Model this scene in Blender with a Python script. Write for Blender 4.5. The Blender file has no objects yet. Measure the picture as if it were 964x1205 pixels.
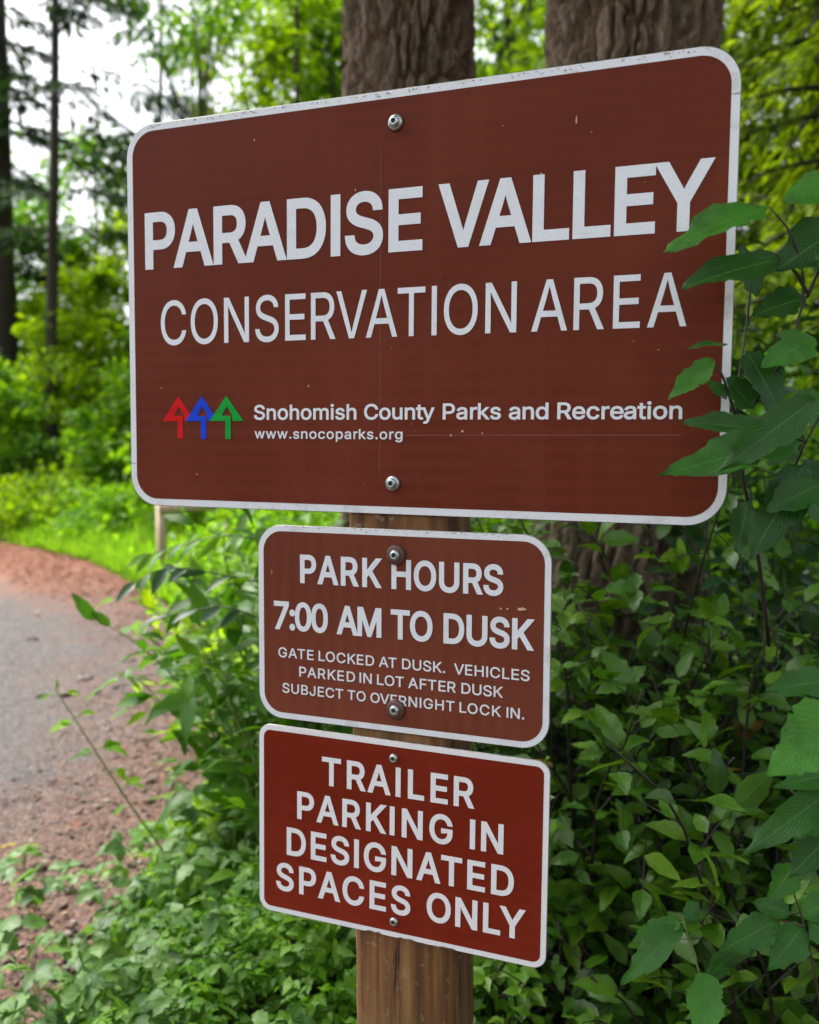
import bpy, math, random
import numpy as np
from mathutils import Vector, Matrix, noise as mnoise

random.seed(7)
RG = np.random.default_rng(11)
S = bpy.context.scene
COL = S.collection
R = math.radians

# ------------------------------------------------------------------ camera
SIGN_Z = 1.32                                   # height of the middle sign's centre
F_PX, PW, PH = 1064.4, 964.0, 1205.0
CAM = np.array([0.4787, -1.2158, 0.2737 + SIGN_Z])
YAW, PITCH, ROLL = 0.3612, -0.0750, 0.0076
def _rot(ax, a):
    c, s = math.cos(a), math.sin(a)
    return np.array({'x': [[1, 0, 0], [0, c, -s], [0, s, c]], 'z': [[c, -s, 0], [s, c, 0], [0, 0, 1]]}[ax])
CR = _rot('z', YAW) @ _rot('x', math.pi / 2 + PITCH) @ _rot('z', ROLL)
cam = bpy.data.cameras.new('camera'); camo = bpy.data.objects.new('camera', cam); COL.objects.link(camo)
m4 = Matrix([list(CR[i]) + [CAM[i]] for i in range(3)] + [[0, 0, 0, 1]])
camo.matrix_world = m4
cam.sensor_fit = 'AUTO'; cam.sensor_width = 36.0; cam.lens = F_PX / PH * 36.0
cam.clip_start = 0.05; cam.clip_end = 600
cam.dof.use_dof = True; cam.dof.focus_distance = 1.27; cam.dof.aperture_fstop = 3.5
S.camera = camo

# ------------------------------------------------------------------ daylight
SUN_EL, SUN_AZ = R(58), R(-75)                  # azimuth from +Y towards +X
w = bpy.data.worlds.new('World'); S.world = w; w.use_nodes = True
nt = w.node_tree; nt.nodes.clear()
sky = nt.nodes.new('ShaderNodeTexSky'); sky.sky_type = 'NISHITA'; sky.sun_disc = False
sky.sun_elevation = SUN_EL; sky.sun_rotation = SUN_AZ; sky.air_density = 1.0; sky.dust_density = 6.0; sky.ozone_density = 1.0
hs = nt.nodes.new('ShaderNodeHueSaturation'); hs.inputs['Saturation'].default_value = 0.30
bg = nt.nodes.new('ShaderNodeBackground'); bg.inputs['Strength'].default_value = 0.15
wo = nt.nodes.new('ShaderNodeOutputWorld')
nt.links.new(sky.outputs[0], hs.inputs['Color']); nt.links.new(hs.outputs[0], bg.inputs[0]); nt.links.new(bg.outputs[0], wo.inputs[0])
sl = bpy.data.lights.new('sun', 'SUN'); sl.energy = 2.7; sl.angle = R(14); sl.color = (1.0, 0.965, 0.91)
so = bpy.data.objects.new('sun', sl); COL.objects.link(so)
sd = Vector((math.sin(SUN_AZ) * math.cos(SUN_EL), math.cos(SUN_AZ) * math.cos(SUN_EL), math.sin(SUN_EL)))
so.rotation_euler = sd.to_track_quat('Z', 'Y').to_euler(); so.location = (-6, 4, 20)
S.view_settings.view_transform = 'Standard'; S.view_settings.look = 'None'
S.view_settings.gamma = 1.0; S.view_settings.use_curve_mapping = False
S.view_settings.exposure = 1.40
S.cycles.max_bounces = 7; S.cycles.diffuse_bounces = 3; S.cycles.glossy_bounces = 2
S.cycles.transmission_bounces = 4; S.cycles.transparent_max_bounces = 4
S.cycles.sample_clamp_indirect = 4.0

# ------------------------------------------------------------------ helpers
def at(px, py, d):
    """World point seen at photo pixel (px, py) at depth d along the view axis."""
    return CAM + CR @ np.array([(px - PW / 2) / F_PX * d, -(py - PH / 2) / F_PX * d, -d])
FWD = np.array([-math.sin(YAW), math.cos(YAW), 0.0]); RGT = np.array([math.cos(YAW), math.sin(YAW), 0.0])
def gp(lat, d, z=0.0):
    """Ground point: lat metres to the right of the camera, d metres ahead."""
    p = CAM + RGT * lat + FWD * d
    return np.array([p[0], p[1], z])
def gx(px, d, z=0.0):
    return gp((px - PW / 2) / F_PX * d, d, z)

def tag(o, label=None, cat=None, group=None, kind=None):
    if label: o['label'] = label
    if cat: o['category'] = cat
    if group: o['group'] = group
    if kind: o['kind'] = kind
    return o
def thing(name, label, cat, loc, group=None, rot=None):
    o = bpy.data.objects.new(name, None); COL.objects.link(o)
    o.empty_display_size = 0.1
    o.location = loc
    if rot: o.rotation_euler = rot
    return tag(o, label, cat, group)

class MB:
    """Collects quads and triangles, then links them as ONE mesh object."""
    def __init__(s): s.v = []; s.q = []; s.t = []; s.r = []; s.uv = []; s.n = 0
    def add(s, v, q=None, t=None, r=None, uv=None):
        v = np.asarray(v, float).reshape(-1, 3); k = len(v)
        if q is not None and len(q): s.q.append(np.asarray(q, int).reshape(-1, 4) + s.n)
        if t is not None and len(t): s.t.append(np.asarray(t, int).reshape(-1, 3) + s.n)
        s.v.append(v)
        s.r.append(np.full(k, 0.5) if r is None else np.broadcast_to(np.asarray(r, float), (k,)))
        s.uv.append(np.zeros((k, 2)) if uv is None else np.asarray(uv, float))
        s.n += k
    def tube(s, pts, rad, sides=6, cap=True):
        pts = np.asarray(pts, float); n = len(pts); rad = np.broadcast_to(np.asarray(rad, float), (n,))
        tg = np.gradient(pts, axis=0); tg /= np.linalg.norm(tg, axis=1)[:, None] + 1e-12
        ref = np.array([0.31, 0.87, 0.38]) if abs(tg[0] @ np.array([0.31, 0.87, 0.38])) < .9 else np.array([1., 0, 0])
        a = np.cross(tg, ref); a /= np.linalg.norm(a, axis=1)[:, None] + 1e-12; b = np.cross(tg, a)
        th = np.linspace(0, 2 * np.pi, sides, endpoint=False)
        V = pts[:, None] + rad[:, None, None] * (np.cos(th)[None, :, None] * a[:, None] + np.sin(th)[None, :, None] * b[:, None])
        i = np.arange(n - 1)[:, None] * sides; j = np.arange(sides)[None]; k = (j + 1) % sides
        Q = np.stack([i + j, i + k, i + sides + k, i + sides + j], -1).reshape(-1, 4)
        T = []
        if cap:
            T = [[0, x + 1, x] for x in range(1, sides - 1)] + [[(n - 1) * sides, (n - 1) * sides + x, (n - 1) * sides + x + 1] for x in range(1, sides - 1)]
        L = np.cumsum(np.r_[0, np.linalg.norm(np.diff(pts, axis=0), axis=1)])
        uv = np.stack([np.tile(th / 6.283, n), np.repeat(L, sides)], 1)
        s.add(V.reshape(-1, 3), Q, T, r=random.random(), uv=uv)
    def box(s, lo, hi):
        x0, y0, z0 = lo; x1, y1, z1 = hi
        s.add([(x0, y0, z0), (x1, y0, z0), (x1, y1, z0), (x0, y1, z0), (x0, y0, z1), (x1, y0, z1), (x1, y1, z1), (x0, y1, z1)],
              [(0, 3, 2, 1), (4, 5, 6, 7), (0, 1, 5, 4), (1, 2, 6, 5), (2, 3, 7, 6), (3, 0, 4, 7)])
    def build(s, name, mat, parent=None, smooth=False, world=True):
        me = bpy.data.meshes.new(name)
        V = np.concatenate(s.v) if s.v else np.zeros((0, 3))
        if parent is not None and world:                   # points are given in world space: bring them into the parent's
            M = np.array(Matrix.LocRotScale(parent.location, parent.rotation_euler, None).inverted()); V = V @ M[:3, :3].T + M[:3, 3]
        Q = np.concatenate(s.q) if s.q else np.zeros((0, 4), int); T = np.concatenate(s.t) if s.t else np.zeros((0, 3), int)
        me.vertices.add(len(V)); me.vertices.foreach_set('co', V.astype(np.float32).ravel())
        nl = Q.size + T.size; me.loops.add(nl); li = np.r_[Q.ravel(), T.ravel()].astype(np.int32)
        me.loops.foreach_set('vertex_index', li)
        me.polygons.add(len(Q) + len(T))
        me.polygons.foreach_set('loop_start', np.r_[np.arange(len(Q)) * 4, Q.size + np.arange(len(T)) * 3].astype(np.int32))
        me.polygons.foreach_set('loop_total', np.r_[np.full(len(Q), 4), np.full(len(T), 3)].astype(np.int32))
        if smooth: me.polygons.foreach_set('use_smooth', np.ones(len(Q) + len(T), bool))
        at_ = me.attributes.new('rnd', 'FLOAT', 'POINT'); at_.data.foreach_set('value', np.concatenate(s.r).astype(np.float32))
        UV = np.concatenate(s.uv); ul = me.uv_layers.new(name='UVMap'); ul.data.foreach_set('uv', UV[li].astype(np.float32).ravel())
        me.update(calc_edges=True); me.validate()
        if mat is not None: me.materials.append(mat)
        o = bpy.data.objects.new(name, me); COL.objects.link(o)
        if parent is not None: o.parent = parent
        return o

# ---- materials
def nodes(name):
    m = bpy.data.materials.new(name); m.use_nodes = True
    t = m.node_tree; t.nodes.clear()
    out = t.nodes.new('ShaderNodeOutputMaterial'); b = t.nodes.new('ShaderNodeBsdfPrincipled')
    t.links.new(b.outputs[0], out.inputs[0])
    return m, t, b, out
def N(t, kind, **kw):
    n = t.nodes.new('ShaderNode' + kind)
    for k, v in kw.items():
        if k in n.inputs: n.inputs[k].default_value = v
        else: setattr(n, k, v)
    return n
def ramp(t, fac, stops):
    r = t.nodes.new('ShaderNodeValToRGB'); e = r.color_ramp.elements
    while len(e) < len(stops): e.new(0.5)
    for i, (p, c) in enumerate(stops): e[i].position = p; e[i].color = (*c, 1)
    t.links.new(fac, r.inputs[0]); return r.outputs[0]
def mixc(t, fac, a, b, mode='MIX'):
    n = t.nodes.new('ShaderNodeMix'); n.data_type = 'RGBA'; n.blend_type = mode
    for i, x in ((0, fac), (6, a), (7, b)):
        if hasattr(x, 'is_linked') or isinstance(x, bpy.types.NodeSocket): t.links.new(x, n.inputs[i])
        else: n.inputs[i].default_value = x if i == 0 else (*x, 1)
    return n.outputs[2]
def math_(t, op, a, b=None):
    n = t.nodes.new('ShaderNodeMath'); n.operation = op
    for i, x in ((0, a), (1, b)):
        if x is None: continue
        if isinstance(x, bpy.types.NodeSocket): t.links.new(x, n.inputs[i])
        else: n.inputs[i].default_value = x
    return n.outputs[0]

def leaf_mat(name, c1, c2, c3=None, tr=0.35, rough=0.42, spec=0.5, veins=0.0, tcol=None, odd=None, wet=False):
    m, t, b, out = nodes(name)
    a = N(t, 'Attribute', attribute_name='rnd')
    col = ramp(t, a.outputs['Fac'], [(0.0, c1), (0.55, c2), (0.94, c3 or c2)] + ([(0.985, odd)] if odd else []))
    if veins:
        uv = N(t, 'UVMap', uv_map='UVMap'); sp = N(t, 'SeparateXYZ'); t.links.new(uv.outputs[0], sp.inputs[0])
        av = math_(t, 'ABSOLUTE', sp.outputs[1])
        ph = math_(t, 'SUBTRACT', math_(t, 'MULTIPLY', sp.outputs[0], 44.0), math_(t, 'MULTIPLY', av, 16.0))
        side = math_(t, 'POWER', math_(t, 'ABSOLUTE', math_(t, 'COSINE', ph)), 14.0)
        mid = math_(t, 'LESS_THAN', av, 0.045)
        v = math_(t, 'MAXIMUM', math_(t, 'MULTIPLY', side, 0.55), mid)
        col = mixc(t, math_(t, 'MULTIPLY', v, veins), col, tuple(min(1, x * 2.0 + 0.03) for x in c2))
        nz = N(t, 'TexNoise', Scale=60.0, Detail=2.0); tc = N(t, 'TexCoord'); t.links.new(tc.outputs['Object'], nz.inputs[0])
        n5 = N(t, 'TexNoise', Scale=26.0, Detail=5.0, Roughness=0.6); t.links.new(tc.outputs['Object'], n5.inputs[0])
        col = mixc(t, math_(t, 'MULTIPLY', ramp(t, n5.outputs[0], [(0.45, (0, 0, 0)), (0.75, (1, 1, 1))]), 0.5), col, tuple(x * 0.55 for x in c1))
        if wet:
            sv = N(t, 'TexVoronoi', Scale=95.0); t.links.new(tc.outputs['Object'], sv.inputs[0])
            s7 = N(t, 'TexNoise', Scale=13.0, Detail=2.0); t.links.new(tc.outputs['Object'], s7.inputs[0])
            spot = math_(t, 'MULTIPLY', math_(t, 'LESS_THAN', sv.outputs[0], 0.16), math_(t, 'GREATER_THAN', s7.outputs[0], 0.56))
            col = mixc(t, math_(t, 'MULTIPLY', spot, 0.8), col, (0.075, 0.045, 0.012))
            dv = N(t, 'TexVoronoi', Scale=230.0); t.links.new(tc.outputs['Object'], dv.inputs[0])
            n6 = N(t, 'TexNoise', Scale=30.0, Detail=3.0); t.links.new(tc.outputs['Object'], n6.inputs[0])
            drop = math_(t, 'MULTIPLY', math_(t, 'LESS_THAN', dv.outputs[0], 0.30), math_(t, 'GREATER_THAN', n6.outputs[0], 0.60))
            t.links.new(math_(t, 'SUBTRACT', rough + .12, math_(t, 'MULTIPLY', drop, rough - .04)), b.inputs['Roughness'])
            dome = math_(t, 'MULTIPLY', drop, math_(t, 'SUBTRACT', 0.30, dv.outputs[0]))
        h = math_(t, 'ADD', math_(t, 'MULTIPLY', v, -1.0), math_(t, 'MULTIPLY', nz.outputs[0], 0.8))
        if wet: h = math_(t, 'ADD', h, math_(t, 'MULTIPLY', dome, 7.0))
        bp = N(t, 'Bump', Strength=0.5, Distance=0.0012); t.links.new(h, bp.inputs['Height']); t.links.new(bp.outputs[0], b.inputs['Normal'])
    t.links.new(col, b.inputs['Base Color']); b.inputs['Specular IOR Level'].default_value = spec
    if not wet: b.inputs['Roughness'].default_value = rough
    if tr > 0:
        tl = N(t, 'BsdfTranslucent')
        t.links.new(mixc(t, 1.0, col, tcol or (1.9, 1.75, 0.55), 'MULTIPLY'), tl.inputs[0])
        mx = N(t, 'MixShader', Fac=tr); t.links.new(b.outputs[0], mx.inputs[1]); t.links.new(tl.outputs[0], mx.inputs[2]); t.links.new(mx.outputs[0], out.inputs[0])
    return m
def plain(name, c1, c2, scale=20, rough=0.8, bump=0.3, stretch=(1, 1, 1), dist=0.01, detail=5):
    m, t, b, out = nodes(name)
    tc = N(t, 'TexCoord'); mp = N(t, 'Mapping'); mp.inputs['Scale'].default_value = stretch
    t.links.new(tc.outputs['Object'], mp.inputs[0])
    nz = N(t, 'TexNoise', Scale=scale, Detail=detail); t.links.new(mp.outputs[0], nz.inputs[0])
    t.links.new(ramp(t, nz.outputs[0], [(0.3, c1), (0.7, c2)]), b.inputs['Base Color'])
    b.inputs['Roughness'].default_value = rough
    bp = N(t, 'Bump', Strength=bump, Distance=dist); t.links.new(nz.outputs[0], bp.inputs['Height']); t.links.new(bp.outputs[0], b.inputs['Normal'])
    return m

# ---- leaves
def leaf_tpl(rows, cols, prof, fold=0.25, serr=0.0, wav=0.0):
    u = np.linspace(0, 1, rows); v = np.linspace(-1, 1, cols)
    U, Vv = np.meshgrid(u, v, indexing='ij')
    hw = prof(U)
    sgn = np.where(np.arange(rows) % 2 == 0, 1 + serr, 1 - serr); sgn[0] = sgn[-1] = 1
    Y = Vv * hw * np.where(np.abs(Vv) > .99, sgn[:, None], 1)
    Z = fold * np.abs(Vv) * hw
    q = []
    for i in range(rows - 1):
        for j in range(cols - 1):
            q.append((i * cols + j, (i + 1) * cols + j, (i + 1) * cols + j + 1, i * cols + j + 1))
    return dict(x=U.ravel(), y=Y.ravel(), z=Z.ravel(), u=U.ravel(), v=Vv.ravel(), q=np.array(q), wav=wav)
ovate = lambda u: 0.5 * np.clip(np.sin(np.pi * np.clip(u, 0, 1) ** 0.78), 0, 1) ** 0.85 * (1 - 0.15 * u) + 0.008
lance = lambda u: 0.5 * np.clip(np.sin(np.pi * u ** 0.95), 0, 1) + 0.01
heart = lambda u: 0.5 * np.clip((np.sin(np.pi * u ** 0.5)), 0, 1) ** 0.9 * np.clip(1.25 - 0.65 * u, 0, 1) + 0.01
T_NEAR = leaf_tpl(19, 5, ovate, 0.22, 0.035, 0.03)
T_MID = leaf_tpl(8, 3, ovate, 0.28, 0.07, 0.03)
T_TOOTH = leaf_tpl(9, 3, ovate, 0.28, 0.16, 0.03)
T_LANCE = leaf_tpl(6, 3, lance, 0.3)
T_HEART = leaf_tpl(8, 3, heart, 0.22, 0.05)
T_SMALL = leaf_tpl(5, 3, ovate, 0.3, 0.14)
T_FAR = leaf_tpl(3, 3, lance, 0.3)
T_SLIM = leaf_tpl(3, 2, lambda u: 0.5 * (1 - 0.75 * u), 0.0)

class Leaves:
    def __init__(s): s.a = []
    def add(s, P, D, Nn, L, W, droop=0.2, r=None):
        P = np.atleast_2d(P).astype(float); n = len(P)
        bc = lambda x: np.broadcast_to(np.asarray(x, float), (n,))
        r = RG.random(n) if r is None else bc(r)
        s.a.append((P, np.broadcast_to(np.atleast_2d(D), (n, 3)), np.broadcast_to(np.atleast_2d(Nn), (n, 3)), bc(L), bc(W), bc(droop), r))
    def into(s, mb, tpl, ragged=0.0):
        if not s.a: return
        P, D, Nn, L, W, dr, r = [np.concatenate([x[i] for x in s.a]) for i in range(7)]
        X = D / (np.linalg.norm(D, axis=1)[:, None] + 1e-9)
        Y = np.cross(Nn, X); Y /= np.linalg.norm(Y, axis=1)[:, None] + 1e-9
        Z = np.cross(X, Y)
        x, y, z = tpl['x'], tpl['y'], tpl['z']; k = len(x); n = len(P)
        lx = L[:, None] * x[None]; ly = W[:, None] * y[None]
        ph = RG.random(n)[:, None] * 6.28
        if ragged:
            e = (np.abs(tpl['v']) > .9)[None] * 1.0; sd_ = np.sign(tpl['v'])[None]; k_ = RG.random((n, 4)) * 6.28
            ly = ly * (1 - e * ragged * (np.maximum(0, np.sin(x[None] * 11 * (1 + .3 * sd_) + k_[:, :1] + sd_)) ** 3 + .5 * np.maximum(0, np.sin(x[None] * 29 + k_[:, 1:2] * (2 + sd_))) ** 2))
            lx = lx + e * .03 * L[:, None] * np.sin(x[None] * 23 + k_[:, 2:3])
        lz = W[:, None] * z[None] - dr[:, None] * L[:, None] * (x ** 2)[None] + tpl['wav'] * L[:, None] * np.sin(x[None] * 9 + ph) * (tpl['v'] ** 2)[None]
        V = P[:, None] + lx[..., None] * X[:, None] + ly[..., None] * Y[:, None] + lz[..., None] * Z[:, None]
        q = (tpl['q'][None] + (np.arange(n) * k)[:, None, None]).reshape(-1, 4)
        uv = np.tile(np.stack([tpl['u'], tpl['v']], 1), (n, 1))
        mb.add(V.reshape(-1, 3), q, None, np.repeat(r, k), uv)
    def build(s, name, tpl, mat, parent=None, smooth=True, ragged=0.0):
        mb = MB(); s.into(mb, tpl, ragged); return mb.build(name, mat, parent, smooth)
def unit(v):
    v = np.asarray(v, float); return v / (np.linalg.norm(v, axis=-1, keepdims=True) + 1e-9)
def rvec(n, s=1.0): return RG.normal(0, s, (n, 3))
UP = np.array([0, 0, 1.0])
# ------------------------------------------------------------------ ground, road, verge
def ground_mat():
    m, t, b, out = nodes('forest_floor')
    tc = N(t, 'TexCoord'); n1 = N(t, 'TexNoise', Scale=9.0, Detail=8.0, Roughness=0.7); t.links.new(tc.outputs['Object'], n1.inputs[0])
    vo = N(t, 'TexVoronoi', Scale=38.0); t.links.new(tc.outputs['Object'], vo.inputs[0])
    c = ramp(t, n1.outputs[0], [(0.3, (0.016, 0.010, 0.006)), (0.6, (0.045, 0.026, 0.015)), (0.8, (0.085, 0.052, 0.030))])
    c = mixc(t, math_(t, 'LESS_THAN', vo.outputs[0], 0.28), c, (0.095, 0.060, 0.036))
    t.links.new(c, b.inputs['Base Color']); b.inputs['Roughness'].default_value = 0.95
    bp = N(t, 'Bump', Strength=0.8, Distance=0.03); t.links.new(n1.outputs[0], bp.inputs['Height']); t.links.new(bp.outputs[0], b.inputs['Normal'])
    return m
mb = MB(); n = 91
gxs = np.sign(np.linspace(-1, 1, n)) * np.abs(np.linspace(-1, 1, n)) ** 2.2 * 260
GX, GY = np.meshgrid(gxs, gxs, indexing='ij')
mb.add(np.stack([GX, GY, np.zeros_like(GX) - .004], -1).reshape(-1, 3), [(i * n + j, (i + 1) * n + j, (i + 1) * n + j + 1, i * n + j + 1) for i in range(n - 1) for j in range(n - 1)])
g = mb.build('ground', ground_mat(), None, True); tag(g, kind='structure')

# right-hand road edge in (lateral, depth) metres from where the photographer stands
EDGE = np.array([(-1.55, 0.2), (-1.42, 1.6), (-1.20, 2.6), (-1.02, 3.5), (-.92, 4.2), (-1.10, 5.5), (-1.70, 7.4), (-2.75, 9.4), (-4.3, 11.9), (-6.5, 14.2), (-10.5, 16.6), (-17, 18.6), (-26, 19.6)])
tt = np.r_[0, np.cumsum(np.linalg.norm(np.diff(EDGE, axis=0), axis=1))]
ts = np.linspace(0, tt[-1], 150)
ED = np.stack([np.interp(ts, tt, EDGE[:, i]) for i in (0, 1)], 1)
for _ in range(6): ED[1:-1] = .25 * ED[:-2] + .5 * ED[1:-1] + .25 * ED[2:]
tg_ = unit(np.gradient(ED, axis=0)); nl_ = np.stack([-tg_[:, 1], tg_[:, 0]], 1)      # towards the road's middle
def road_mat():
    m, t, b, out = nodes('gravel_road')
    tc = N(t, 'TexCoord'); uv = N(t, 'UVMap', uv_map='UVMap'); sp = N(t, 'SeparateXYZ'); t.links.new(uv.outputs[0], sp.inputs[0])
    n1 = N(t, 'TexNoise', Scale=1.6, Detail=7.0, Roughness=0.65); n2 = N(t, 'TexNoise', Scale=45.0, Detail=6.0, Roughness=0.75); vo = N(t, 'TexVoronoi', Scale=55.0)
    n3 = N(t, 'TexNoise', Scale=5.0, Detail=8.0, Roughness=0.7)
    for x in (n1, n2, vo, n3): t.links.new(tc.outputs['Object'], x.inputs[0])
    grey = ramp(t, n2.outputs[0], [(0.38, (0.035, 0.033, 0.034)), (0.5, (0.075, 0.071, 0.073)), (0.62, (0.165, 0.155, 0.16))])
    red = ramp(t, n2.outputs[0], [(0.38, (0.036, 0.017, 0.011)), (0.5, (0.130, 0.062, 0.040)), (0.62, (0.25, 0.155, 0.115))])
    d = math_(t, 'ADD', sp.outputs[0], math_(t, 'MULTIPLY', math_(t, 'SUBTRACT', n1.outputs[0], 0.5), 2.2))
    far = ramp(t, math_(t, 'MULTIPLY', sp.outputs[1], 0.05), [(0.40, (0, 0, 0)), (0.62, (1, 1, 1))])
    d = math_(t, 'SUBTRACT', d, math_(t, 'MULTIPLY', far, 1.0))
    d = math_(t, 'ADD', d, math_(t, 'MULTIPLY', math_(t, 'SUBTRACT', n3.outputs[0], 0.5), 1.4))
    f = ramp(t, math_(t, 'MULTIPLY', d, 0.5), [(0.12, (1, 1, 1)), (0.58, (0.06, 0.06, 0.06))])
    red = mixc(t, math_(t, 'MULTIPLY', far, 0.75), red, (0.33, 0.105, 0.050))
    c = mixc(t, f, grey, red)
    n7 = N(t, 'TexNoise', Scale=17.0, Detail=4.0, Roughness=0.7); t.links.new(tc.outputs['Object'], n7.inputs[0])
    c = mixc(t, ramp(t, n7.outputs[0], [(0.50, (0, 0, 0)), (0.62, (0.5, 0.5, 0.5))]), c, (0.155, 0.115, 0.100))
    c = mixc(t, ramp(t, n7.outputs[0], [(0.36, (0.5, 0.5, 0.5)), (0.46, (0, 0, 0))]), c, (0.040, 0.030, 0.027))
    c = mixc(t, math_(t, 'MULTIPLY', math_(t, 'LESS_THAN', vo.outputs[0], 0.17), 0.55), c, (0.26, 0.22, 0.20))
    t.links.new(c, b.inputs['Base Color']); b.inputs['Roughness'].default_value = 0.9
    bp = N(t, 'Bump', Strength=0.9, Distance=0.02); t.links.new(math_(t, 'ADD', n2.outputs[0], vo.outputs[0]), bp.inputs['Height']); t.links.new(bp.outputs[0], b.inputs['Normal'])
    return m
mb = MB(); offs = np.r_[-.75, -.5, -.25, 0, .2, .4, .7, 1.0, 1.4, 1.8, 2.4, 3.2, 4.0, 4.8, 5.4]
V = []; UVs = []
for i in range(len(ED)):
    wob = mnoise.noise(Vector((ts[i] * 1.3, 0, 3))) * .22 + mnoise.noise(Vector((ts[i] * 5, 0, 7))) * .10
    for o in offs:
        q = ED[i] + nl_[i] * (o + (wob if o < .3 else wob * max(0, 1 - o)))
        V.append(gp(q[0], q[1], .004 + .05 * max(0, min(1, o / 2.4)) + .010 * mnoise.noise(Vector((q[0] * 2, q[1] * 2, 0))) * (1 if o > 0 else 0))); UVs.append((o, ts[i]))
k = len(offs)
mb.add(V, [(i * k + j, i * k + j + 1, (i + 1) * k + j + 1, (i + 1) * k + j) for i in range(len(ED) - 1) for j in range(k - 1)], uv=UVs)
r_ = mb.build('road', road_mat(), None, True); tag(r_, kind='structure')

def rnd_mat(name, stops, rough=0.85):
    m, t, b, out = nodes(name); a = N(t, 'Attribute', attribute_name='rnd')
    t.links.new(ramp(t, a.outputs['Fac'], stops), b.inputs['Base Color']); b.inputs['Roughness'].default_value = rough
    return m
M_STONE = rnd_mat('gravel_stones', [(0, (0.030, 0.020, 0.015)), (.4, (0.085, 0.056, 0.045)), (.75, (0.15, 0.11, 0.095)), (1, (0.30, 0.26, 0.23))])
M_LITTER = rnd_mat('dry_litter', [(0, (0.035, 0.016, 0.009)), (.4, (0.12, 0.042, 0.020)), (.75, (0.23, 0.075, 0.032)), (1, (0.27, 0.18, 0.10))])
# loose stones: squashed octahedra, thick near the camera
ico = np.array([(1, 0, 0), (0, 1, 0), (-1, 0, 0), (0, -1, 0), (0, 0, 1), (0, 0, -1), (.7, .7, .35), (-.7, .7, -.3), (-.7, -.7, .3), (.7, -.7, -.35)], float)
IT = np.array([(0, 6, 4), (6, 1, 4), (1, 7, 4), (7, 2, 4), (2, 8, 4), (8, 3, 4), (3, 9, 4), (9, 0, 4), (6, 0, 5), (1, 6, 5), (7, 1, 5), (2, 7, 5), (8, 2, 5), (3, 8, 5), (9, 3, 5), (0, 9, 5)])
def on_road(n, smax, omin, omax, pw=1.0, smin=0.0):
    s_ = smin + RG.random(n) ** pw * (smax - smin); o = omin + (omax - omin) * RG.random(n)
    i = np.clip(np.searchsorted(ts, s_), 1, len(ts) - 1)
    q = ED[i] + nl_[i] * o[:, None] + tg_[i] * RG.normal(0, .06, (n, 1))
    return np.stack([gp(a, b) for a, b in q]), o
mb = MB(); nS = 26000
P, o = on_road(nS, 10.0, -.55, 2.4, .9); s_ = np.exp(RG.normal(-5.0, .42, nS)) * np.where(RG.random(nS) < .012, 2.6, 1)
P[:, 2] = .008 + .02 * np.clip(o / 2.4, 0, 1) + s_ * .2
A = RG.random(nS) * 6.28; sh = 1 + RG.normal(0, .22, (nS, len(ico), 1))
L_ = ico[None] * sh * s_[:, None, None] * np.array([1.1, .85, .6])
V = np.stack([L_[..., 0] * np.cos(A)[:, None] - L_[..., 1] * np.sin(A)[:, None], L_[..., 0] * np.sin(A)[:, None] + L_[..., 1] * np.cos(A)[:, None], L_[..., 2]], -1) + P[:, None]
mb.add(V.reshape(-1, 3), None, (IT[None] + (np.arange(nS) * len(ico))[:, None, None]).reshape(-1, 3), np.repeat(RG.random(nS), len(ico)))
tag(mb.build('gravel', M_STONE), 'loose stones lying along the near shoulder of the gravel road', 'gravel', kind='stuff')
lv = Leaves(); nL = 11000
P, o = on_road(nL, 15.0, -.6, .9, .8); P[:, 2] = .022 + RG.random(nL) * .012
lv.add(P, np.c_[RG.normal(0, 1, (nL, 2)), RG.normal(0, .12, nL)], np.c_[RG.normal(0, .25, (nL, 2)), np.ones(nL)], np.exp(RG.normal(-3.6, .4, nL)), np.exp(RG.normal(-5.2, .5, nL)), .1)
P, o = on_road(9000, 24.0, -.3, 1.1, .9, 9.5); P[:, 2] = .026 + RG.random(9000) * .012
lv.add(P, np.c_[RG.normal(0, 1, (9000, 2)), RG.normal(0, .12, 9000)], np.c_[RG.normal(0, .25, (9000, 2)), np.ones(9000)], np.exp(RG.normal(-2.7, .4, 9000)), np.exp(RG.normal(-4.0, .5, 9000)), .1, .3 + .5 * RG.random(9000))
tag(lv.build('needle_litter', T_FAR, M_LITTER), 'rusty red fallen needles and leaf scraps strewn along the road edge', 'leaf litter', kind='stuff')

# grass on the far verge
M_GRASS = leaf_mat('verge_grass', (0.08, 0.20, 0.014), (0.15, 0.32, 0.026), (0.24, 0.40, 0.05), tr=.52, rough=.7, spec=.12)
lv = Leaves(); nG = 60000
s_ = 8.0 + RG.random(nG) * 27; i = np.clip(np.searchsorted(ts, s_), 1, len(ts) - 1)
o = -.05 - np.abs(RG.normal(0, 1.25, nG)); q = ED[i] + nl_[i] * o[:, None]
P = np.stack([gp(a, b) for a, b in q]); hgt = .16 + .36 * np.clip(-o / 1.2, 0, 1)
lv.add(P, np.c_[RG.normal(0, .5, (nG, 2)), np.ones(nG)], rvec(nG), hgt * (.6 + .7 * RG.random(nG)), .016 + .02 * RG.random(nG), .35)
tag(lv.build('grass', T_SLIM, M_GRASS), 'bright green grass on the verge along the far side of the road', 'grass', kind='stuff')
lv = Leaves(); nG = 26000
s_ = 6.5 + RG.random(nG) * 27; i = np.clip(np.searchsorted(ts, s_), 1, len(ts) - 1)
o = -.35 - np.abs(RG.normal(0, 1.5, nG)); q = ED[i] + nl_[i] * o[:, None]
hh = np.array([mnoise.noise(Vector((a * .9, b * .9, 4))) for a, b in q])
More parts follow.
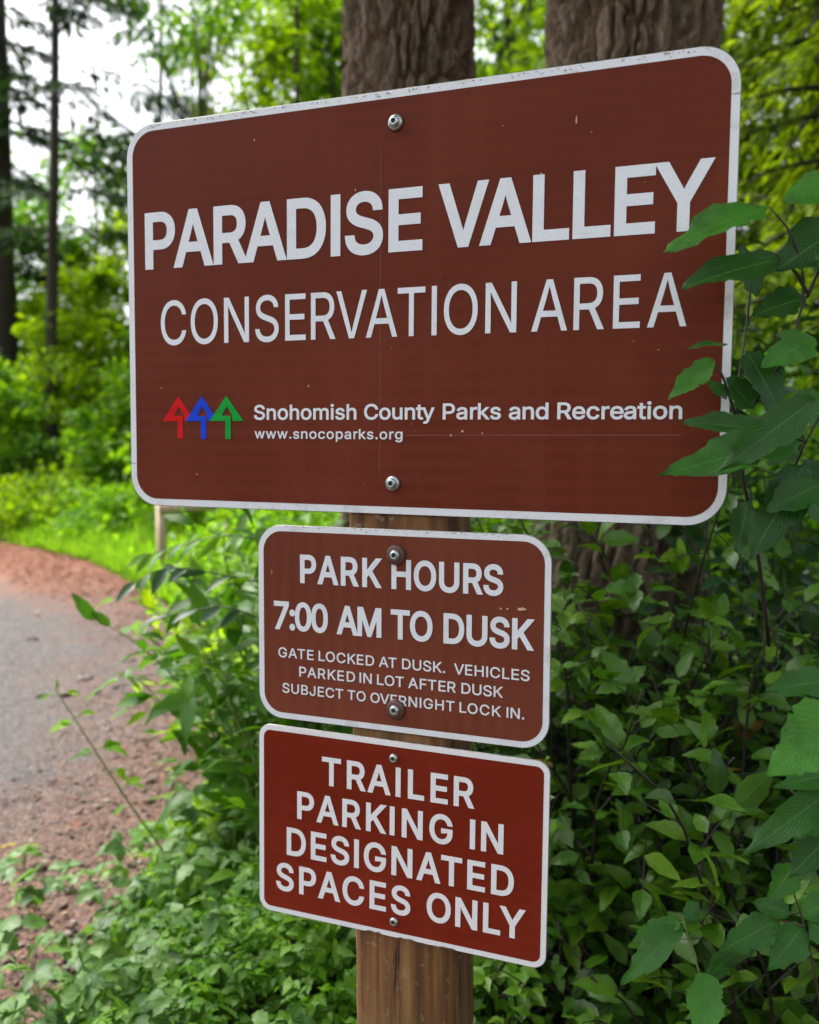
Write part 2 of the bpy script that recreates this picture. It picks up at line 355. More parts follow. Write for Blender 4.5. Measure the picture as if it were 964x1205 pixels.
P = np.stack([gp(a, b) for a, b in q]); P[:, 2] = (.20 + .50 * np.clip(-(o + .3) / 1.3, 0, 1)) * (1 + .6 * hh) * RG.random(nG) ** .6
lv.add(P, np.c_[RG.normal(0, 1, (nG, 2)), RG.normal(.1, .4, nG)], np.c_[RG.normal(0, .4, (nG, 2)), np.ones(nG)], .06 + .07 * RG.random(nG), .035 + .04 * RG.random(nG), .3)
M_VERGE = leaf_mat('verge_leaves', (0.07, 0.20, 0.010), (0.15, 0.36, 0.016), (0.26, 0.45, 0.035), tr=.55, rough=.65, spec=.15)
tag(lv.build('verge_plants', T_SMALL, M_VERGE), 'low bright leafy weeds mixed into the grass verge', 'ground cover', kind='stuff')

# ------------------------------------------------------------------ the two big firs behind the signs
def bark_mat(name, c1, c2, c3):
    m, t, b, out = nodes(name)
    tc = N(t, 'TexCoord'); a = N(t, 'Attribute', attribute_name='rnd')
    mp = N(t, 'Mapping'); mp.inputs['Scale'].default_value = (1, 1, .35); t.links.new(tc.outputs['Object'], mp.inputs[0])
    n1 = N(t, 'TexNoise', Scale=38.0, Detail=8.0, Roughness=.7); n2 = N(t, 'TexNoise', Scale=5.0, Detail=4.0)
    t.links.new(mp.outputs[0], n1.inputs[0]); t.links.new(tc.outputs['Object'], n2.inputs[0])
    c = ramp(t, n1.outputs[0], [(0.3, c1), (0.5, c2), (0.72, c3)])
    c = mixc(t, math_(t, 'MULTIPLY', ramp(t, n2.outputs[0], [(.52, (0, 0, 0)), (.68, (1, 1, 1))]), .55), c, (0.045, 0.055, 0.012))
    t.links.new(c, b.inputs['Base Color']); b.inputs['Roughness'].default_value = .92
    bp = N(t, 'Bump', Strength=.8, Distance=.012); t.links.new(n1.outputs[0], bp.inputs['Height']); t.links.new(bp.outputs[0], b.inputs['Normal'])
    return m
M_BARK = bark_mat('fir_bark', (0.060, 0.042, 0.027), (0.22, 0.16, 0.108), (0.38, 0.30, 0.22))
M_BARK2 = bark_mat('dark_bark', (0.018, 0.014, 0.011), (0.045, 0.036, 0.028), (0.08, 0.068, 0.055))
def bark_trunk(root, r0, hi=3.4, top=15.0, seg=380, seed=0):
    zz = np.r_[np.linspace(-.1, .6, 20), np.linspace(.62, hi, 400), np.linspace(hi + .3, top, 16)]
    th = np.linspace(0, 2 * np.pi, seg, endpoint=False); V = []
    for z in zz:
        rr = r0 * (1 + .30 * math.exp(-max(z, 0) / .35) - .022 * max(z, 0)); rr = max(rr, .06)
        for a in th:
            x, y = math.cos(a), math.sin(a)
            if z <= hi + .01:
                P0 = Vector((x * r0, y * r0, z))
                q = P0 * 9 + Vector((seed, 0, 0)); wx = mnoise.noise(q) * .016 + mnoise.noise(q * 3.1) * .007; wy = mnoise.noise(q + Vector((9, 4, 2))) * .016 + mnoise.noise(q * 3.1 + Vector((5, 1, 7))) * .007
                wz = mnoise.noise(P0 * 14 + Vector((seed, 8, 3))) * .05
                d1 = mnoise.voronoi(Vector(((P0.x + wx) * 24 + seed, (P0.y + wy) * 24, (z + wz) * 4.6)))[0]; e = min(1.0, (d1[1] - d1[0]) * 3.4)
                d2 = mnoise.voronoi(Vector(((P0.x + wx) * 85 + seed, (P0.y + wy) * 85, (z + wz) * 19)))[0]; e2 = min(1.0, (d2[1] - d2[0]) * 3.0)
                d = -.044 * (1 - e) ** 1.1 - .0065 * (1 - e2) * (.3 + .7 * e) + .004 * mnoise.noise(Vector((x * 22, y * 22, z * 40))) + .007 * (d1[0] % .37) / .37 * e + .012 * mnoise.noise(Vector((x * 2 + seed, y * 2, z * .8)))
            else: d = 0
            V.append((x * (rr + d), y * (rr + d), z))
    n = len(zz); Q = [(i * seg + j, i * seg + (j + 1) % seg, (i + 1) * seg + (j + 1) % seg, (i + 1) * seg + j) for i in range(n - 1) for j in range(seg)]
    mb = MB(); mb.add(V, Q); return mb.build('trunk', M_BARK, root, True, world=False)
M_NEEDLE = leaf_mat('fir_needles', (0.018, 0.050, 0.012), (0.035, 0.085, 0.018), (0.06, 0.12, 0.025), tr=.25, rough=.5)
M_NEEDLE_DK = leaf_mat('dark_conifer_needles', (0.014, 0.036, 0.012), (0.024, 0.058, 0.018), (0.04, 0.085, 0.026), tr=.22, rough=.8, spec=.1, tcol=(1.5, 1.6, .6))
M_NEEDLE_OL = leaf_mat('olive_conifer_needles', (0.055, 0.105, 0.005), (0.090, 0.155, 0.007), (0.14, 0.21, 0.012), tr=.48, rough=.7, spec=.12)
def bough(mbw, lv, p0, az, length, rise, droop, dens, sl, sw, hang=.35, rad=.014):
    """One conifer branch: a drooping limb with flat side twigs, each lined with needle sprays."""
    t = np.linspace(0, 1, 10); d = np.array([math.cos(az), math.sin(az), 0])
    pts = p0 + d * (t * length)[:, None] + UP * (rise * t - droop * t ** 2)[:, None] * length
    pts += np.cumsum(rvec(10, .012 * length), 0) * .5
    mbw.tube(pts, np.linspace(rad, rad * .2, 10), 5)
    side = np.cross(d, UP); n = int(dens * length)
    u = .12 + .88 * RG.random(n); i = np.clip((u * 9).astype(int), 0, 8); f = u * 9 - i
    base = pts[i] * (1 - f)[:, None] + pts[i + 1] * f[:, None]
    sg = np.where(RG.random(n) < .5, 1, -1); tl = .42 * length * (1.05 - .8 * u) * (.5 + .8 * RG.random(n))
    w_ = RG.random(n)
    P = base + (side * sg[:, None] * .8 + d * .6) * (tl * w_)[:, None] + UP * (-hang * tl * w_ ** 1.5)[:, None]
    D = side * (sg * .7)[:, None] + d * .75 + UP * (-hang * (.3 + w_))[:, None] + rvec(n, .28)
    lv.add(P, D, np.array([0, 0, 1]) + rvec(n, .35), sl * (.6 + .8 * RG.random(n)), sw * (.7 + .6 * RG.random(n)), .25)
def fir_crown(root, base, z0, z1, nb, lmax, dens, sl, sw, mat, rad=.02, nm='crown', az0=None, droop=.35, hang=.35, bark=None):
    mw = MB(); lv = Leaves(); M_ = bark or M_BARK2
    for k in range(nb):
        f = (k + RG.random()) / nb; z = z0 + (z1 - z0) * f
        az = RG.random() * 6.28 if az0 is None else az0[0] + (az0[1] - az0[0]) * RG.random()
        L = lmax * (1 - .75 * f) * (.6 + .5 * RG.random())
        bough(mw, lv, base + UP * z, az, L, .12 - .05 * RG.random(), droop, dens, sl, sw, hang, rad)
    mw.build('branches', M_, root, True)
    return lv.build(nm, T_FAR, mat, root)
for px0, px1, d, sd_, lab in ((400, 560, 2.95, 3, 'thick rough-barked fir trunk rising behind the middle of the widest sign'), (641, 851, 2.50, 41, 'thickest furrowed fir trunk, behind the right half of the widest sign')):
    c = gx((px0 + px1) / 2 - (3 if sd_ == 3 else 17), d + .22); rad = (px1 - px0) / 2 / F_PX * d * 1.06
    tr_ = thing('fir_tree', lab, 'tree', c)
    bark_trunk(tr_, rad, seed=sd_)
    fir_crown(tr_, c, 5.7, 13.5, 56, 3.6, 110, .34, .11, M_NEEDLE, droop=.24, hang=.3)
